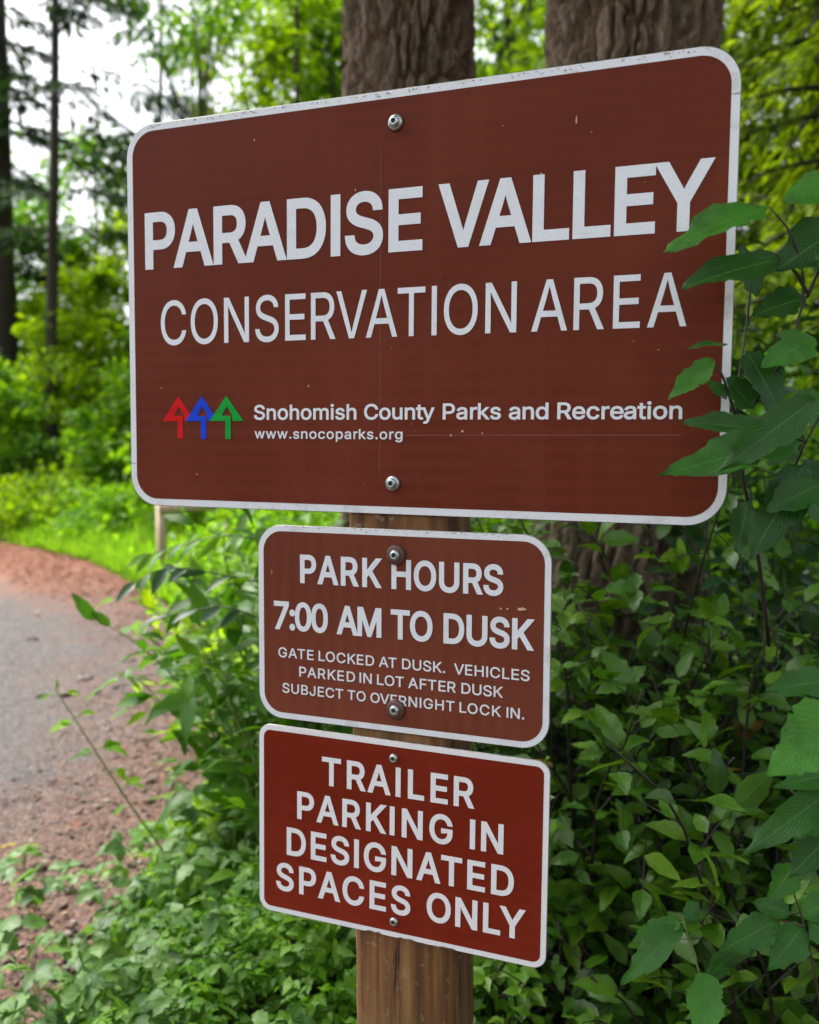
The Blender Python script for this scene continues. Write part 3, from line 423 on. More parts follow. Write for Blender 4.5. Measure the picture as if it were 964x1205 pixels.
# ------------------------------------------------------------------ lettering (sans outlines: advance, closed bezier loops; cap height 509)
import json
GLYPH = json.loads('''{" ":[188,[]],".":[188,[[108,-4,95,-4,83,-4,72,0,63,9,54,18,50,28,50,41,50,54,54,65,63,73,72,82,83,87,95,87,108,87,119,82,128,73,137,65,141,54,141,41,141,28,137,18,128,9,119,0]]],"0":[453,[[264,-7,227,-7,189,-7,157,3,130,24,103,45,83,74,69,113,55,152,48,199,48,254,48,309,55,356,69,395,83,434,104,464,130,484,157,505,189,516,227,516,264,516,296,505,323,484,350,464,370,434,384,395,398,356,405,309,405,254,405,199,398,152,384,113,370,74,350,45,323,24,297,3],[202,50,227,50,252,50,273,58,290,74,308,90,321,113,330,144,339,174,344,211,344,254,344,297,339,334,330,365,321,395,308,419,290,435,273,451,252,460,227,460,202,460,180,451,163,435,146,419,132,395,123,365,114,334,109,297,109,254,109,211,114,174,123,144,132,113,146,90,163,74,180,58]]],"7":[453,[[120,0,97,0,172,149,248,299,323,448,323,450,323,451,323,452,236,452,149,452,62,452,62,471,62,490,62,509,172,509,281,509,391,509,391,489,391,469,391,449,315,299,240,150,165,0,142,0]]],":":[188,[[108,-4,95,-4,83,-4,72,0,63,9,54,18,50,28,50,41,50,54,54,65,63,73,72,82,83,87,95,87,108,87,119,82,128,73,137,65,141,54,141,41,141,28,137,18,128,9,119,0],[108,271,95,271,83,271,72,275,63,284,54,293,50,304,50,316,50,329,54,340,63,349,72,357,83,362,95,362,108,362,119,357,128,349,137,340,141,329,141,316,141,304,137,293,128,284,119,275]]],"A":[480,[[39,0,16,0,78,170,140,339,201,509,226,509,251,509,276,509,338,339,401,170,463,0,440,0,418,0,395,0,359,101,323,202,287,302,281,321,273,344,264,372,255,400,245,435,232,478,236,478,241,478,245,478,233,435,222,399,213,371,204,343,196,320,191,302,155,202,120,101,85,0,62,0],[197,142,110,142,110,161,110,180,110,199,197,199,283,199,370,199,370,180,370,161,370,142,283,142]]],"B":[456,[[122,0,60,0,60,170,60,339,60,509,120,509,181,509,241,509,276,509,306,503,329,491,352,479,369,462,381,442,392,422,398,399,398,374,398,352,394,334,387,320,379,306,369,294,356,286,344,277,330,271,315,267,315,265,315,264,315,262,331,261,347,255,363,245,379,235,392,221,402,203,413,185,418,163,418,136,418,111,412,87,400,67,388,46,370,30,344,18,319,6,287,0,247,0,184,0],[125,115,125,57,165,57,205,57,245,57,284,57,313,65,330,80,347,95,355,114,355,137,355,154,351,170,342,184,334,198,321,209,306,218,290,227,271,231,248,231,207,231,166,231,125,231,125,173],[125,341,125,285,162,285,200,285,238,285,257,285,273,289,288,296,303,303,315,313,323,326,332,339,336,355,336,372,336,395,328,414,313,429,297,444,273,452,240,452,202,452,163,452,125,452,125,396]]],"C":[510,[[293,-7,267,-7,223,-7,184,4,150,25,116,46,89,76,70,115,50,154,40,201,40,254,40,308,50,354,70,393,89,432,116,462,150,484,184,505,223,516,267,516,293,516,317,512,340,504,363,497,384,486,402,471,420,457,436,439,448,418,460,398,468,374,473,348,451,348,430,348,408,348,404,366,398,381,389,395,381,408,370,419,357,428,345,438,331,444,315,449,300,454,284,456,267,456,236,456,208,448,184,432,159,417,139,394,125,364,111,334,103,297,103,254,103,211,111,175,125,145,140,115,159,92,184,76,209,61,236,53,267,53,284,53,300,55,315,60,331,65,345,71,357,81,370,90,381,101,389,114,398,128,404,143,408,160,430,160,451,160,473,160,469,135,460,111,448,91,436,70,421,52,402,38,384,23,363,12,341,5,318,-3]]],"D":[502,[[271,0,219,0,178,0,137,0,96,0,96,19,96,38,96,57,136,57,175,57,215,57,256,57,291,65,318,81,345,97,366,119,379,149,392,179,399,214,399,255,399,296,392,331,379,361,366,390,346,412,320,428,293,444,260,452,221,452,178,452,136,452,93,452,93,471,93,490,93,509,137,509,181,509,225,509,275,509,317,499,353,478,388,458,415,429,433,391,452,353,462,308,462,255,462,202,452,157,433,119,414,81,387,51,351,31,314,10],[103,509,125,509,125,339,125,170,125,0,103,0,82,0,60,0,60,170,60,339,60,509,82,509]]],"E":[419,[[165,0,60,0,60,170,60,339,60,509,164,509,268,509,372,509,372,490,372,471,372,452,290,452,207,452,125,452,125,396,125,341,125,286,202,286,278,286,355,286,355,267,355,248,355,229,278,229,202,229,125,229,125,172,125,114,125,57,208,57,292,57,375,57,375,38,375,19,375,0,270,0]]],"F":[410,[[82,0,60,0,60,170,60,339,60,509,163,509,266,509,369,509,369,490,369,471,369,452,288,452,206,452,125,452,125,394,125,336,125,278,198,278,272,278,346,278,346,259,346,240,346,221,272,221,198,221,125,221,125,147,125,74,125,0,103,0]]],"G":[520,[[309,-7,269,-7,223,-7,184,4,149,25,115,46,88,77,69,116,50,155,40,201,40,254,40,308,50,354,69,393,88,432,115,462,149,484,183,505,221,516,265,516,292,516,317,512,340,504,364,496,385,484,403,469,422,454,437,437,449,416,461,396,470,373,474,349,452,349,430,349,408,349,403,365,396,380,387,393,379,406,368,417,356,427,344,436,330,444,315,448,300,453,283,456,265,456,235,456,208,448,183,432,159,417,139,394,125,364,111,334,103,297,103,254,103,211,111,175,125,145,140,115,159,92,184,76,209,61,237,53,269,53,297,53,323,59,345,71,367,83,384,101,396,123,409,146,415,172,415,202,421,201,428,200,434,199,384,199,333,199,283,199,283,218,283,237,283,256,348,256,413,256,478,256,478,237,478,219,478,200,478,158,469,122,451,91,433,60,408,36,377,19,345,2]]],"H":[517,[[82,0,60,0,60,170,60,339,60,509,82,509,103,509,125,509,125,435,125,362,125,289,214,289,303,289,392,289,392,362,392,435,392,509,414,509,435,509,457,509,457,339,457,170,457,0,435,0,414,0,392,0,392,77,392,155,392,232,303,232,214,232,125,232,125,155,125,77,125,0,103,0]]],"I":[176,[[55,0,55,0,55,0,55,509,55,509,55,509,121,509,121,509,121,509,121,0,121,0,121,0]]],"J":[396,[[230,-7,185,-7,140,-7,104,6,75,33,47,59,33,97,33,145,33,155,33,164,33,173,55,173,76,173,98,173,98,164,98,155,98,145,98,114,106,91,122,74,137,58,159,50,185,50,211,50,232,58,248,74,264,91,272,114,272,145,272,267,272,388,272,509,293,509,315,509,336,509,336,388,336,267,336,145,336,97,322,59,294,33,266,6]]],"K":[467,[[146,189,104,145,104,169,104,193,104,216,116,232,128,247,139,261,151,275,162,290,174,303,187,317,199,331,212,344,262,399,313,454,364,509,392,509,420,509,448,509,376,431,304,353,231,276,230,276,229,276,228,276,187,233],[82,0,60,0,60,170,60,339,60,509,82,509,103,509,125,509,125,451,125,392,125,334,124,298,124,261,124,225,124,214,124,204,125,193,125,129,125,64,125,0,103,0],[398,0,372,0,311,86,249,173,188,259,201,276,215,293,228,309,302,206,375,103,449,0,423,0]]],"L":[393,[[160,0,60,0,60,170,60,339,60,509,82,509,103,509,125,509,125,358,125,208,125,57,203,57,282,57,361,57,361,38,361,19,361,0,261,0]]],"M":[628,[[81,0,60,0,60,170,60,339,60,509,91,509,121,509,152,509,193,402,235,294,277,187,280,180,284,170,287,159,291,148,295,136,299,123,303,110,307,97,311,84,315,71,319,59,322,49,317,49,312,49,307,49,310,59,314,70,318,83,322,95,326,108,330,121,334,134,338,147,342,158,346,170,349,179,352,187,394,294,435,402,476,509,507,509,537,509,568,509,568,339,568,170,568,0,547,0,525,0,504,0,504,97,504,194,504,291,504,302,504,314,504,327,505,340,505,354,505,369,505,383,506,398,506,413,506,428,507,443,507,457,509,457,511,457,513,457,508,441,503,426,498,409,492,393,487,378,482,363,477,348,472,334,467,322,463,309,459,299,456,291,418,194,380,97,342,0,323,0,305,0,286,0,248,97,209,194,170,291,167,299,163,309,159,321,155,333,150,346,145,361,140,376,135,391,129,408,124,424,118,441,112,457,114,457,117,457,119,457,119,444,120,431,120,416,120,401,121,387,121,372,121,357,121,342,122,328,122,315,122,302,122,291,122,194,122,97,122,0,101,0]]],"N":[523,[[82,0,60,0,60,170,60,339,60,509,85,509,111,509,136,509,205,400,274,291,343,183,349,174,355,164,363,151,370,138,379,123,388,107,396,90,405,73,414,55,411,55,408,54,405,54,403,72,401,90,401,108,400,126,399,142,399,157,399,172,399,185,399,195,399,300,399,404,399,509,420,509,442,509,463,509,463,339,463,170,463,0,438,0,412,0,387,0,325,97,264,193,202,290,194,303,186,316,177,331,169,345,159,362,148,381,137,400,123,424,108,452,111,453,115,453,119,454,120,428,121,405,122,384,123,362,124,344,124,328,125,312,125,300,125,291,125,194,125,97,125,0,103,0]]],"O":[533,[[311,-7,267,-7,223,-7,184,4,150,25,116,46,90,76,70,115,50,154,40,201,40,254,40,308,50,354,70,393,90,432,116,462,150,484,184,505,223,516,267,516,311,516,350,505,384,484,418,462,444,432,464,393,483,354,493,308,493,254,493,201,483,154,464,115,444,76,418,46,384,25,350,4],[236,53,267,53,297,53,325,61,349,76,374,91,394,114,408,144,423,174,430,211,430,254,430,298,423,335,408,365,394,395,374,417,349,433,325,448,297,456,267,456,236,456,209,448,184,433,159,417,140,394,125,364,111,334,103,297,103,254,103,211,111,174,125,144,140,114,159,92,184,76,209,61]]],"P":[445,[[82,0,60,0,60,170,60,339,60,509,118,509,177,509,235,509,274,509,307,502,332,487,358,473,377,454,390,430,402,405,409,378,409,348,409,317,402,290,390,265,377,241,358,222,332,207,307,193,274,186,235,186,193,186,151,186,109,186,109,205,109,224,109,242,150,242,191,242,233,242,259,242,281,247,297,256,313,265,325,278,333,294,341,310,344,328,344,348,344,368,341,386,333,402,325,417,313,430,297,439,280,448,259,452,232,452,196,452,160,452,125,452,125,301,125,151,125,0,103,0]]],"R":[449,[[82,0,60,0,60,170,60,339,60,509,119,509,177,509,236,509,275,509,307,502,333,489,359,475,378,457,390,433,403,410,409,382,409,352,409,321,403,295,390,271,378,248,359,230,333,217,307,204,275,198,236,198,189,198,143,198,96,198,96,217,96,236,96,255,142,255,188,255,234,255,260,255,281,259,298,267,314,275,326,286,334,300,341,315,345,332,345,352,345,372,341,390,334,405,326,420,314,431,298,440,281,448,259,452,233,452,197,452,161,452,125,452,125,301,125,151,125,0,103,0],[378,0,353,0,312,76,271,153,230,229,254,229,279,229,303,229,344,153,386,76,428,0,403,0]]],"S":[447,[[263,-9,224,-9,187,-9,155,-3,128,9,100,21,79,38,64,60,49,82,40,107,38,137,60,137,82,137,104,137,106,117,112,101,123,88,134,75,149,65,166,59,184,52,203,49,224,49,247,49,268,53,286,60,304,68,319,78,329,92,340,105,346,121,346,139,346,155,341,169,332,179,323,189,311,198,296,205,281,211,264,217,245,222,224,228,204,234,184,239,142,251,109,268,86,289,63,311,52,339,52,372,52,401,60,426,75,448,90,469,111,486,138,498,164,510,194,516,227,516,261,516,290,510,316,498,342,486,362,469,377,449,392,428,400,404,401,378,380,378,358,378,337,378,335,403,323,423,302,437,281,451,256,459,225,459,203,459,184,455,167,448,151,441,138,431,129,418,120,406,115,391,115,376,115,358,120,344,131,334,142,323,154,314,169,308,184,302,199,297,212,293,230,289,247,284,264,279,279,275,295,270,312,264,328,257,344,248,359,238,373,227,385,214,395,198,404,181,408,162,408,139,408,111,401,86,386,64,372,41,351,24,323,11,296,-2]]],"T":[449,[[85,452,32,452,32,471,32,490,32,509,160,509,288,509,417,509,417,490,417,471,417,452,363,452,310,452,257,452,257,301,257,151,257,0,235,0,214,0,193,0,193,151,193,301,193,452,139,452]]],"U":[517,[[299,-8,259,-8,219,-8,184,0,154,15,124,31,101,53,85,80,68,107,60,138,60,173,60,285,60,397,60,509,81,509,103,509,124,509,124,399,124,288,124,178,124,154,130,132,141,113,152,94,167,79,187,68,207,57,231,52,259,52,287,52,311,57,331,68,351,79,366,94,377,113,387,132,393,154,393,178,393,288,393,399,393,509,414,509,436,509,457,509,457,397,457,285,457,173,457,138,449,107,433,80,416,53,393,31,363,15,334,0]]],"V":[480,[[229,0,204,0,141,170,79,339,16,509,39,509,62,509,84,509,120,408,156,307,192,206,198,189,206,166,215,137,224,109,235,73,248,31,243,31,239,31,235,31,247,74,258,110,267,138,276,166,284,189,290,206,325,307,360,408,395,509,417,509,440,509,463,509,401,339,340,170,278,0,253,0]]],"Y":[472,[[225,0,203,0,203,69,203,139,203,208,141,308,79,409,16,509,41,509,66,509,91,509,125,454,159,399,192,344,203,326,213,309,222,292,231,275,240,255,250,230,241,230,232,230,224,230,233,255,242,276,251,293,260,310,270,327,280,344,314,399,347,454,381,509,406,509,430,509,455,509,393,409,330,308,268,208,268,139,268,69,268,0,247,0]]],"a":[389,[[182,-9,160,-9,136,-9,114,-4,94,5,75,14,59,27,48,45,36,62,30,83,30,108,30,130,35,147,43,161,52,175,63,185,78,193,92,201,108,207,125,211,143,215,160,218,178,220,201,223,219,225,234,227,248,228,258,231,265,235,272,239,276,245,276,255,276,255,276,256,276,257,276,272,273,286,267,297,261,308,252,316,240,322,228,328,213,331,196,331,178,331,162,328,149,322,136,317,126,309,118,301,110,292,104,283,100,274,80,280,61,285,41,291,50,314,62,332,79,346,95,360,113,369,133,375,153,381,173,384,194,384,208,384,223,383,239,379,255,376,271,370,286,360,301,351,313,338,322,320,332,303,337,280,337,251,337,168,337,84,337,0,317,0,297,0,277,0,277,17,277,35,277,52,275,52,274,52,272,52,268,43,261,34,252,25,243,15,230,7,215,1,200,-5],[155,45,170,45,193,45,212,50,228,59,243,68,255,79,263,93,271,107,276,122,276,138,276,155,276,173,276,190,273,187,268,184,259,182,251,180,242,178,231,176,221,174,210,172,200,171,190,170,182,169,175,168,161,166,147,163,134,159,121,154,111,148,103,139,96,131,92,119,92,105,92,92,95,81,102,72,109,63,118,57,130,52,142,48]]],"c":[396,[[226,-8,207,-8,173,-8,143,0,117,16,91,33,71,56,56,85,41,114,34,149,34,187,34,227,41,262,56,291,71,321,91,343,117,360,143,376,173,384,207,384,226,384,243,382,260,377,276,372,292,365,305,356,319,347,330,335,340,322,350,309,357,294,362,277,342,272,322,267,303,262,300,272,296,281,290,289,285,297,278,305,270,311,262,317,253,322,242,325,232,328,220,330,207,330,182,330,161,323,145,310,129,297,116,280,108,258,100,237,96,213,96,187,96,162,100,139,108,117,116,96,129,79,145,66,161,53,182,46,207,46,220,46,232,48,243,52,253,55,263,60,271,66,279,72,286,80,292,89,297,97,301,107,304,117,324,112,343,107,363,102,358,85,351,70,341,56,332,43,320,31,306,21,293,12,277,4,261,-1,244,-6]]],"d":[424,[[219,-8,195,-8,164,-8,136,0,111,16,87,32,68,55,55,84,41,114,34,149,34,189,34,229,41,263,55,293,69,322,88,345,112,361,136,376,164,384,196,384,219,384,238,381,253,373,268,365,279,356,287,346,296,336,302,327,306,319,308,319,309,319,311,319,311,382,311,446,311,509,331,509,351,509,372,509,372,339,372,170,372,0,352,0,332,0,313,0,313,20,313,39,313,59,311,59,309,59,307,59,302,51,295,42,287,31,278,21,267,12,252,4,238,-4],[181,47,205,47,227,47,247,53,263,65,279,77,291,94,299,115,308,136,312,161,312,189,312,217,308,242,300,263,292,284,279,300,263,312,247,324,228,330,205,330,181,330,161,324,145,311,129,299,116,282,108,261,100,240,96,216,96,189,96,162,100,138,109,117,117,95,129,78,145,66,161,53]]],"e":[404,[[238,-8,212,-8,175,-8,143,0,117,16,90,33,70,56,56,85,41,114,34,148,34,187,34,226,41,260,55,290,69,319,89,343,115,359,141,376,171,384,205,384,226,384,246,381,266,374,285,367,303,356,319,341,335,326,348,306,357,282,366,258,371,228,371,194,371,186,371,178,371,169,272,169,174,169,75,169,75,187,75,204,75,221,163,221,250,221,338,221,329,215,319,208,310,202,310,227,306,249,298,269,290,288,278,303,263,314,247,325,228,330,205,330,182,330,163,325,146,313,130,302,118,288,109,270,100,251,96,232,96,211,96,200,96,189,96,178,96,150,101,126,110,106,120,87,134,72,151,61,168,51,189,46,212,46,228,46,241,48,254,53,266,57,277,64,285,73,294,82,301,93,306,105,325,101,345,96,365,91,359,71,349,54,335,39,321,24,303,13,283,4,262,-4]]],"g":[425,[[238,-151,207,-151,179,-151,155,-147,134,-140,113,-132,96,-123,82,-110,69,-98,58,-84,51,-69,67,-60,84,-50,101,-41,107,-49,113,-57,122,-66,130,-75,141,-82,154,-88,168,-94,186,-97,207,-97,238,-97,263,-90,282,-75,302,-60,311,-37,311,-6,311,19,311,44,311,68,310,68,308,68,306,68,301,60,295,51,287,41,278,32,267,23,252,16,238,8,219,5,195,5,164,5,137,12,113,27,88,41,69,62,55,90,41,118,34,152,34,191,34,230,41,264,55,293,69,322,88,345,112,361,137,376,165,384,196,384,220,384,239,381,253,373,268,365,280,356,288,346,297,336,303,327,308,319,309,319,311,319,313,319,313,339,313,359,313,379,333,379,353,379,372,379,372,250,372,121,372,-9,372,-42,365,-69,350,-90,335,-111,316,-126,291,-136,266,-146],[181,59,205,59,228,59,248,64,264,75,280,86,292,101,300,121,308,141,312,165,312,193,312,220,308,243,300,264,292,284,280,301,264,312,248,324,228,330,205,330,181,330,161,324,145,312,129,299,117,283,109,262,100,242,96,219,96,193,96,166,100,143,109,123,117,103,129,87,145,76,162,65]]],"h":[410,[[114,249,114,227,114,151,114,76,114,0,93,0,73,0,53,0,53,170,53,339,53,509,73,509,93,509,114,509,114,435,114,361,114,287,110,287,106,287,102,287,114,322,131,347,152,362,174,377,199,384,227,384,253,384,276,379,295,369,315,358,330,342,341,321,352,299,357,273,357,240,357,160,357,80,357,0,337,0,316,0,296,0,296,78,296,157,296,235,296,265,288,288,273,304,258,321,237,329,210,329,192,329,175,325,161,317,146,309,135,298,126,283,118,267]]],"i":[167,[[73,0,53,0,53,126,53,253,53,379,73,379,93,379,114,379,114,253,114,126,114,0,93,0],[95,443,84,443,72,443,62,447,54,455,45,462,41,472,41,483,41,494,45,504,54,512,62,520,72,524,84,524,95,524,106,520,114,512,122,504,126,494,126,483,126,472,122,462,114,455,106,447]]],"k":[381,[[132,158,110,137,110,162,110,187,110,212,113,212,117,212,121,212,175,268,230,323,284,379,310,379,335,379,360,379,301,319,243,259,184,199,182,199,179,199,177,199,155,178],[73,0,53,0,53,170,53,339,53,509,73,509,93,509,114,509,114,339,114,170,114,0,93,0],[320,0,294,0,245,62,197,124,148,186,162,200,177,214,191,229,252,152,312,76,372,0,346,0]]],"m":[610,[[73,0,53,0,53,126,53,253,53,379,72,379,92,379,112,379,112,351,112,323,112,295,111,295,109,295,108,295,113,316,121,332,132,346,144,359,157,369,172,376,187,383,203,386,219,386,247,386,270,378,287,361,305,344,316,322,321,295,318,295,315,295,312,295,317,313,325,329,337,343,349,357,364,367,381,375,398,382,416,386,437,386,459,386,479,381,497,372,515,362,530,348,541,328,551,309,557,285,557,255,557,170,557,85,557,0,536,0,516,0,496,0,496,85,496,169,496,254,496,281,488,301,473,313,457,325,439,330,419,330,402,330,387,327,374,320,362,313,352,303,345,290,339,278,335,263,335,247,335,165,335,82,335,0,315,0,295,0,274,0,274,87,274,173,274,260,274,281,267,298,253,311,239,324,221,330,199,330,185,330,171,327,158,320,144,313,134,303,126,289,118,276,114,258,114,238,114,159,114,79,114,0,93,0]]],"n":[410,[[114,249,114,227,114,151,114,76,114,0,93,0,73,0,53,0,53,126,53,253,53,379,72,379,92,379,112,379,112,349,112,318,112,287,109,287,106,287,102,287,114,322,131,347,152,362,174,377,199,384,227,384,253,384,276,379,295,369,314,358,330,342,341,321,352,299,357,273,357,240,357,160,357,80,357,0,337,0,316,0,296,0,296,78,296,157,296,235,296,265,288,288,273,304,258,321,237,329,210,329,192,329,175,325,161,317,146,309,135,298,126,283,118,267]]],"o":[415,[[242,-8,207,-8,173,-8,143,0,117,16,91,33,71,56,56,85,41,114,34,149,34,187,34,227,41,262,56,291,71,321,91,343,117,360,143,376,173,384,207,384,242,384,273,376,299,360,325,343,345,321,359,291,374,262,381,227,381,187,381,149,374,114,359,85,345,56,325,33,299,16,273,0],[182,46,207,46,233,46,254,53,270,66,287,79,299,96,307,117,315,139,319,162,319,187,319,213,315,236,307,258,299,280,287,297,270,310,254,323,233,330,207,330,182,330,161,323,145,310,129,297,116,280,108,258,100,237,96,213,96,187,96,162,100,139,108,117,116,96,129,79,145,66,161,53]]],"p":[424,[[73,-143,53,-143,53,31,53,205,53,379,72,379,92,379,112,379,112,359,112,339,112,319,114,319,116,319,118,319,123,327,129,336,137,346,145,356,157,365,171,373,186,381,205,384,229,384,261,384,289,376,313,361,337,345,356,322,370,293,383,263,390,229,390,189,390,149,383,114,370,84,356,55,337,32,313,16,289,0,261,-8,229,-8,206,-8,187,-4,173,4,158,12,146,21,138,31,130,42,123,51,118,59,117,59,115,59,114,59,114,-8,114,-76,114,-143,93,-143],[197,47,220,47,244,47,263,53,279,66,295,78,308,95,316,117,324,138,328,162,328,189,328,216,324,240,316,261,308,282,296,299,280,311,264,324,244,330,220,330,197,330,177,324,161,312,145,300,133,284,125,263,117,242,113,217,113,189,113,161,117,136,125,115,133,94,146,77,162,65,178,53]]],"r":[259,[[73,0,53,0,53,126,53,253,53,379,72,379,92,379,112,379,112,360,112,340,112,321,113,321,114,321,115,321,122,340,135,355,152,367,170,379,190,385,213,385,218,385,223,385,229,384,235,384,240,384,243,384,243,363,243,343,243,322,242,323,237,323,230,324,223,325,215,326,207,326,189,326,173,322,159,315,145,307,134,297,126,284,118,270,114,255,114,237,114,158,114,79,114,0,93,0]]],"s":[365,[[211,-8,182,-8,156,-8,133,-4,112,3,92,11,75,23,62,38,49,53,40,72,36,94,55,98,74,102,94,107,99,86,109,70,124,60,139,50,158,45,181,45,208,45,229,51,244,62,260,74,268,87,268,103,268,116,263,127,254,136,245,144,231,151,212,155,191,160,170,165,149,170,115,178,89,191,72,208,55,225,47,247,47,274,47,296,53,315,65,332,77,348,94,361,115,370,136,380,160,384,187,384,213,384,235,380,254,372,272,365,287,353,299,339,310,325,319,309,324,290,305,286,287,281,268,277,263,292,255,304,243,316,230,327,212,333,187,333,165,333,146,327,131,317,116,306,109,293,109,277,109,263,114,252,124,243,134,235,150,228,172,223,191,218,210,214,229,209,264,201,290,188,306,171,323,154,331,133,331,107,331,84,325,64,312,47,300,30,282,16,260,6,237,-3]]],"t":[227,[[138,379,204,379,204,362,204,344,204,327,138,327,72,327,6,327,6,344,6,362,6,379,72,379],[65,345,65,471,85,471,106,471,126,471,126,347,126,222,126,98,126,81,129,69,136,61,143,54,154,50,170,50,174,50,179,50,185,51,191,52,197,53,202,54,206,36,209,19,213,2,207,0,200,-2,192,-3,184,-4,176,-4,168,-4,136,-4,110,4,92,21,74,38,65,62,65,93,65,219]]],"u":[410,[[211,-5,182,-5,157,-5,134,0,115,11,95,21,80,37,69,59,58,80,53,107,53,139,53,219,53,299,53,379,73,379,93,379,114,379,114,301,114,222,114,144,114,114,121,91,137,75,152,58,173,50,200,50,218,50,235,54,249,62,264,70,275,81,283,97,292,112,296,131,296,153,296,228,296,304,296,379,316,379,337,379,357,379,357,253,357,126,357,0,337,0,318,0,298,0,298,31,298,61,298,92,301,92,304,92,307,92,295,57,279,32,257,17,235,2]]],"w":[567,[[158,0,138,0,99,126,61,253,23,379,44,379,66,379,87,379,103,324,118,269,133,214,140,191,147,165,154,137,161,108,168,76,175,41,172,41,168,41,165,41,172,75,179,106,186,135,193,163,199,190,206,214,221,269,237,324,252,379,273,379,295,379,316,379,332,324,347,269,362,214,368,190,375,164,382,136,388,107,395,76,402,41,399,41,395,41,391,41,399,75,406,107,413,135,420,164,427,190,434,214,449,269,465,324,480,379,502,379,523,379,545,379,506,253,468,126,429,0,409,0,389,0,368,0,352,57,335,114,319,172,314,189,309,207,305,225,300,243,295,261,291,280,286,299,281,318,277,338,281,338,286,338,291,338,286,319,281,299,277,280,272,261,267,243,263,225,258,206,253,189,248,172,231,114,215,57,199,0,178,0]]],"y":[389,[[51,-140,47,-139,52,-121,57,-103,61,-86,65,-86,68,-87,71,-87,83,-90,94,-91,104,-89,114,-87,122,-82,130,-74,138,-66,145,-53,151,-36,155,-24,159,-13,163,-1,114,126,66,252,17,379,40,379,62,379,84,379,111,305,138,230,165,155,174,132,181,109,187,87,193,64,199,42,206,21,198,21,191,21,184,21,190,42,196,64,202,87,209,110,216,132,224,155,251,230,278,305,305,379,327,379,349,379,371,379,316,234,260,88,204,-58,196,-78,187,-94,177,-107,166,-120,153,-129,139,-136,125,-142,109,-145,91,-145,81,-145,72,-144,65,-143,57,-142]]]}''')

KERN = {a: k for k, l in ((-48, ('AV', 'VA', 'AT', 'TA', 'LY', 'AY', 'YA', 'LT', 'P.', 'Av', 'TO', 'OV')), (-26, ('PA', 'RA', 'AR', 'DA', 'AC', 'FT', 'RV', 'RT', 'CA', 'KE', 'LO', 'OT', 'VE', 'ER', 'AD', 'KI', 'AK', 'ea', 'ty', 'rk')), (18, ('W.',))) for a in l}
def _flat(L):
    p = np.array(L, float).reshape(-1, 3, 2); out = []
    for i in range(len(p)):
        a, b, c, d = p[i, 1], p[i, 2], p[(i + 1) % len(p), 0], p[(i + 1) % len(p), 1]
        straight = abs(np.cross(b - a, d - a)) < 1.5 * np.linalg.norm(d - a) + 1e-6 and abs(np.cross(c - a, d - a)) < 1.5 * np.linalg.norm(d - a) + 1e-6
        for t in ([0.] if straight else np.linspace(0, 1, 6)[:-1]):
            out.append((1 - t) ** 3 * a + 3 * (1 - t) ** 2 * t * b + 3 * (1 - t) * t * t * c + t ** 3 * d)
    out = np.array(out); keep = np.linalg.norm(out - np.roll(out, 1, 0), axis=1) > 0.5
    return out[keep]
def _offset(p, o):
    e = np.roll(p, -1, 0) - p; e /= np.linalg.norm(e, axis=1)[:, None]
    n = np.stack([e[:, 1], -e[:, 0]], 1); n0 = np.roll(n, 1, 0)
    m = n + n0; den = 1 + (n * n0).sum(1)
    return p + o * m / np.maximum(den, 0.35)[:, None]
def _area(p): return 0.5 * np.sum(p[:, 0] * np.roll(p[:, 1], -1) - np.roll(p[:, 0], -1) * p[:, 1])
DBG = False
def word_loops(wd, x0, x1, zb, cap, xs, stem):
    """Outline loops of a word whose ink runs from x0 to x1 on baseline zb."""
    k = cap / 509.0
    off = max(0.0, (stem * cap - 66 * xs * k) / 2)
    ky = (cap - 2 * off) / 509.0
    pen = 0.0; items = []
    for i, ch in enumerate(wd):
        if i: pen += KERN.get(wd[i - 1] + ch, 0) * xs * k
        adv, sp = GLYPH[ch]
        loops = [_flat(L) for L in sp]
        big = max(loops, key=lambda p: abs(_area(p))); sg = 1 if _area(big) > 0 else -1
        items.append((pen, [_offset(p * [xs * k, ky], off * sg) + [0, off] for p in loops])); pen += adv * xs * k
    l = min(p[:, 0].min() for p in items[0][1]); r = items[-1][0] + max(p[:, 0].max() for p in items[-1][1])
    tr = ((x1 - x0) - (r - l)) / max(1, len(wd) - 1)
    if DBG: print('TRK', wd, round(tr / cap, 3))
    return [p + [x0 - l + pn + tr * i, zb] for i, (pn, ps) in enumerate(items) for p in ps]
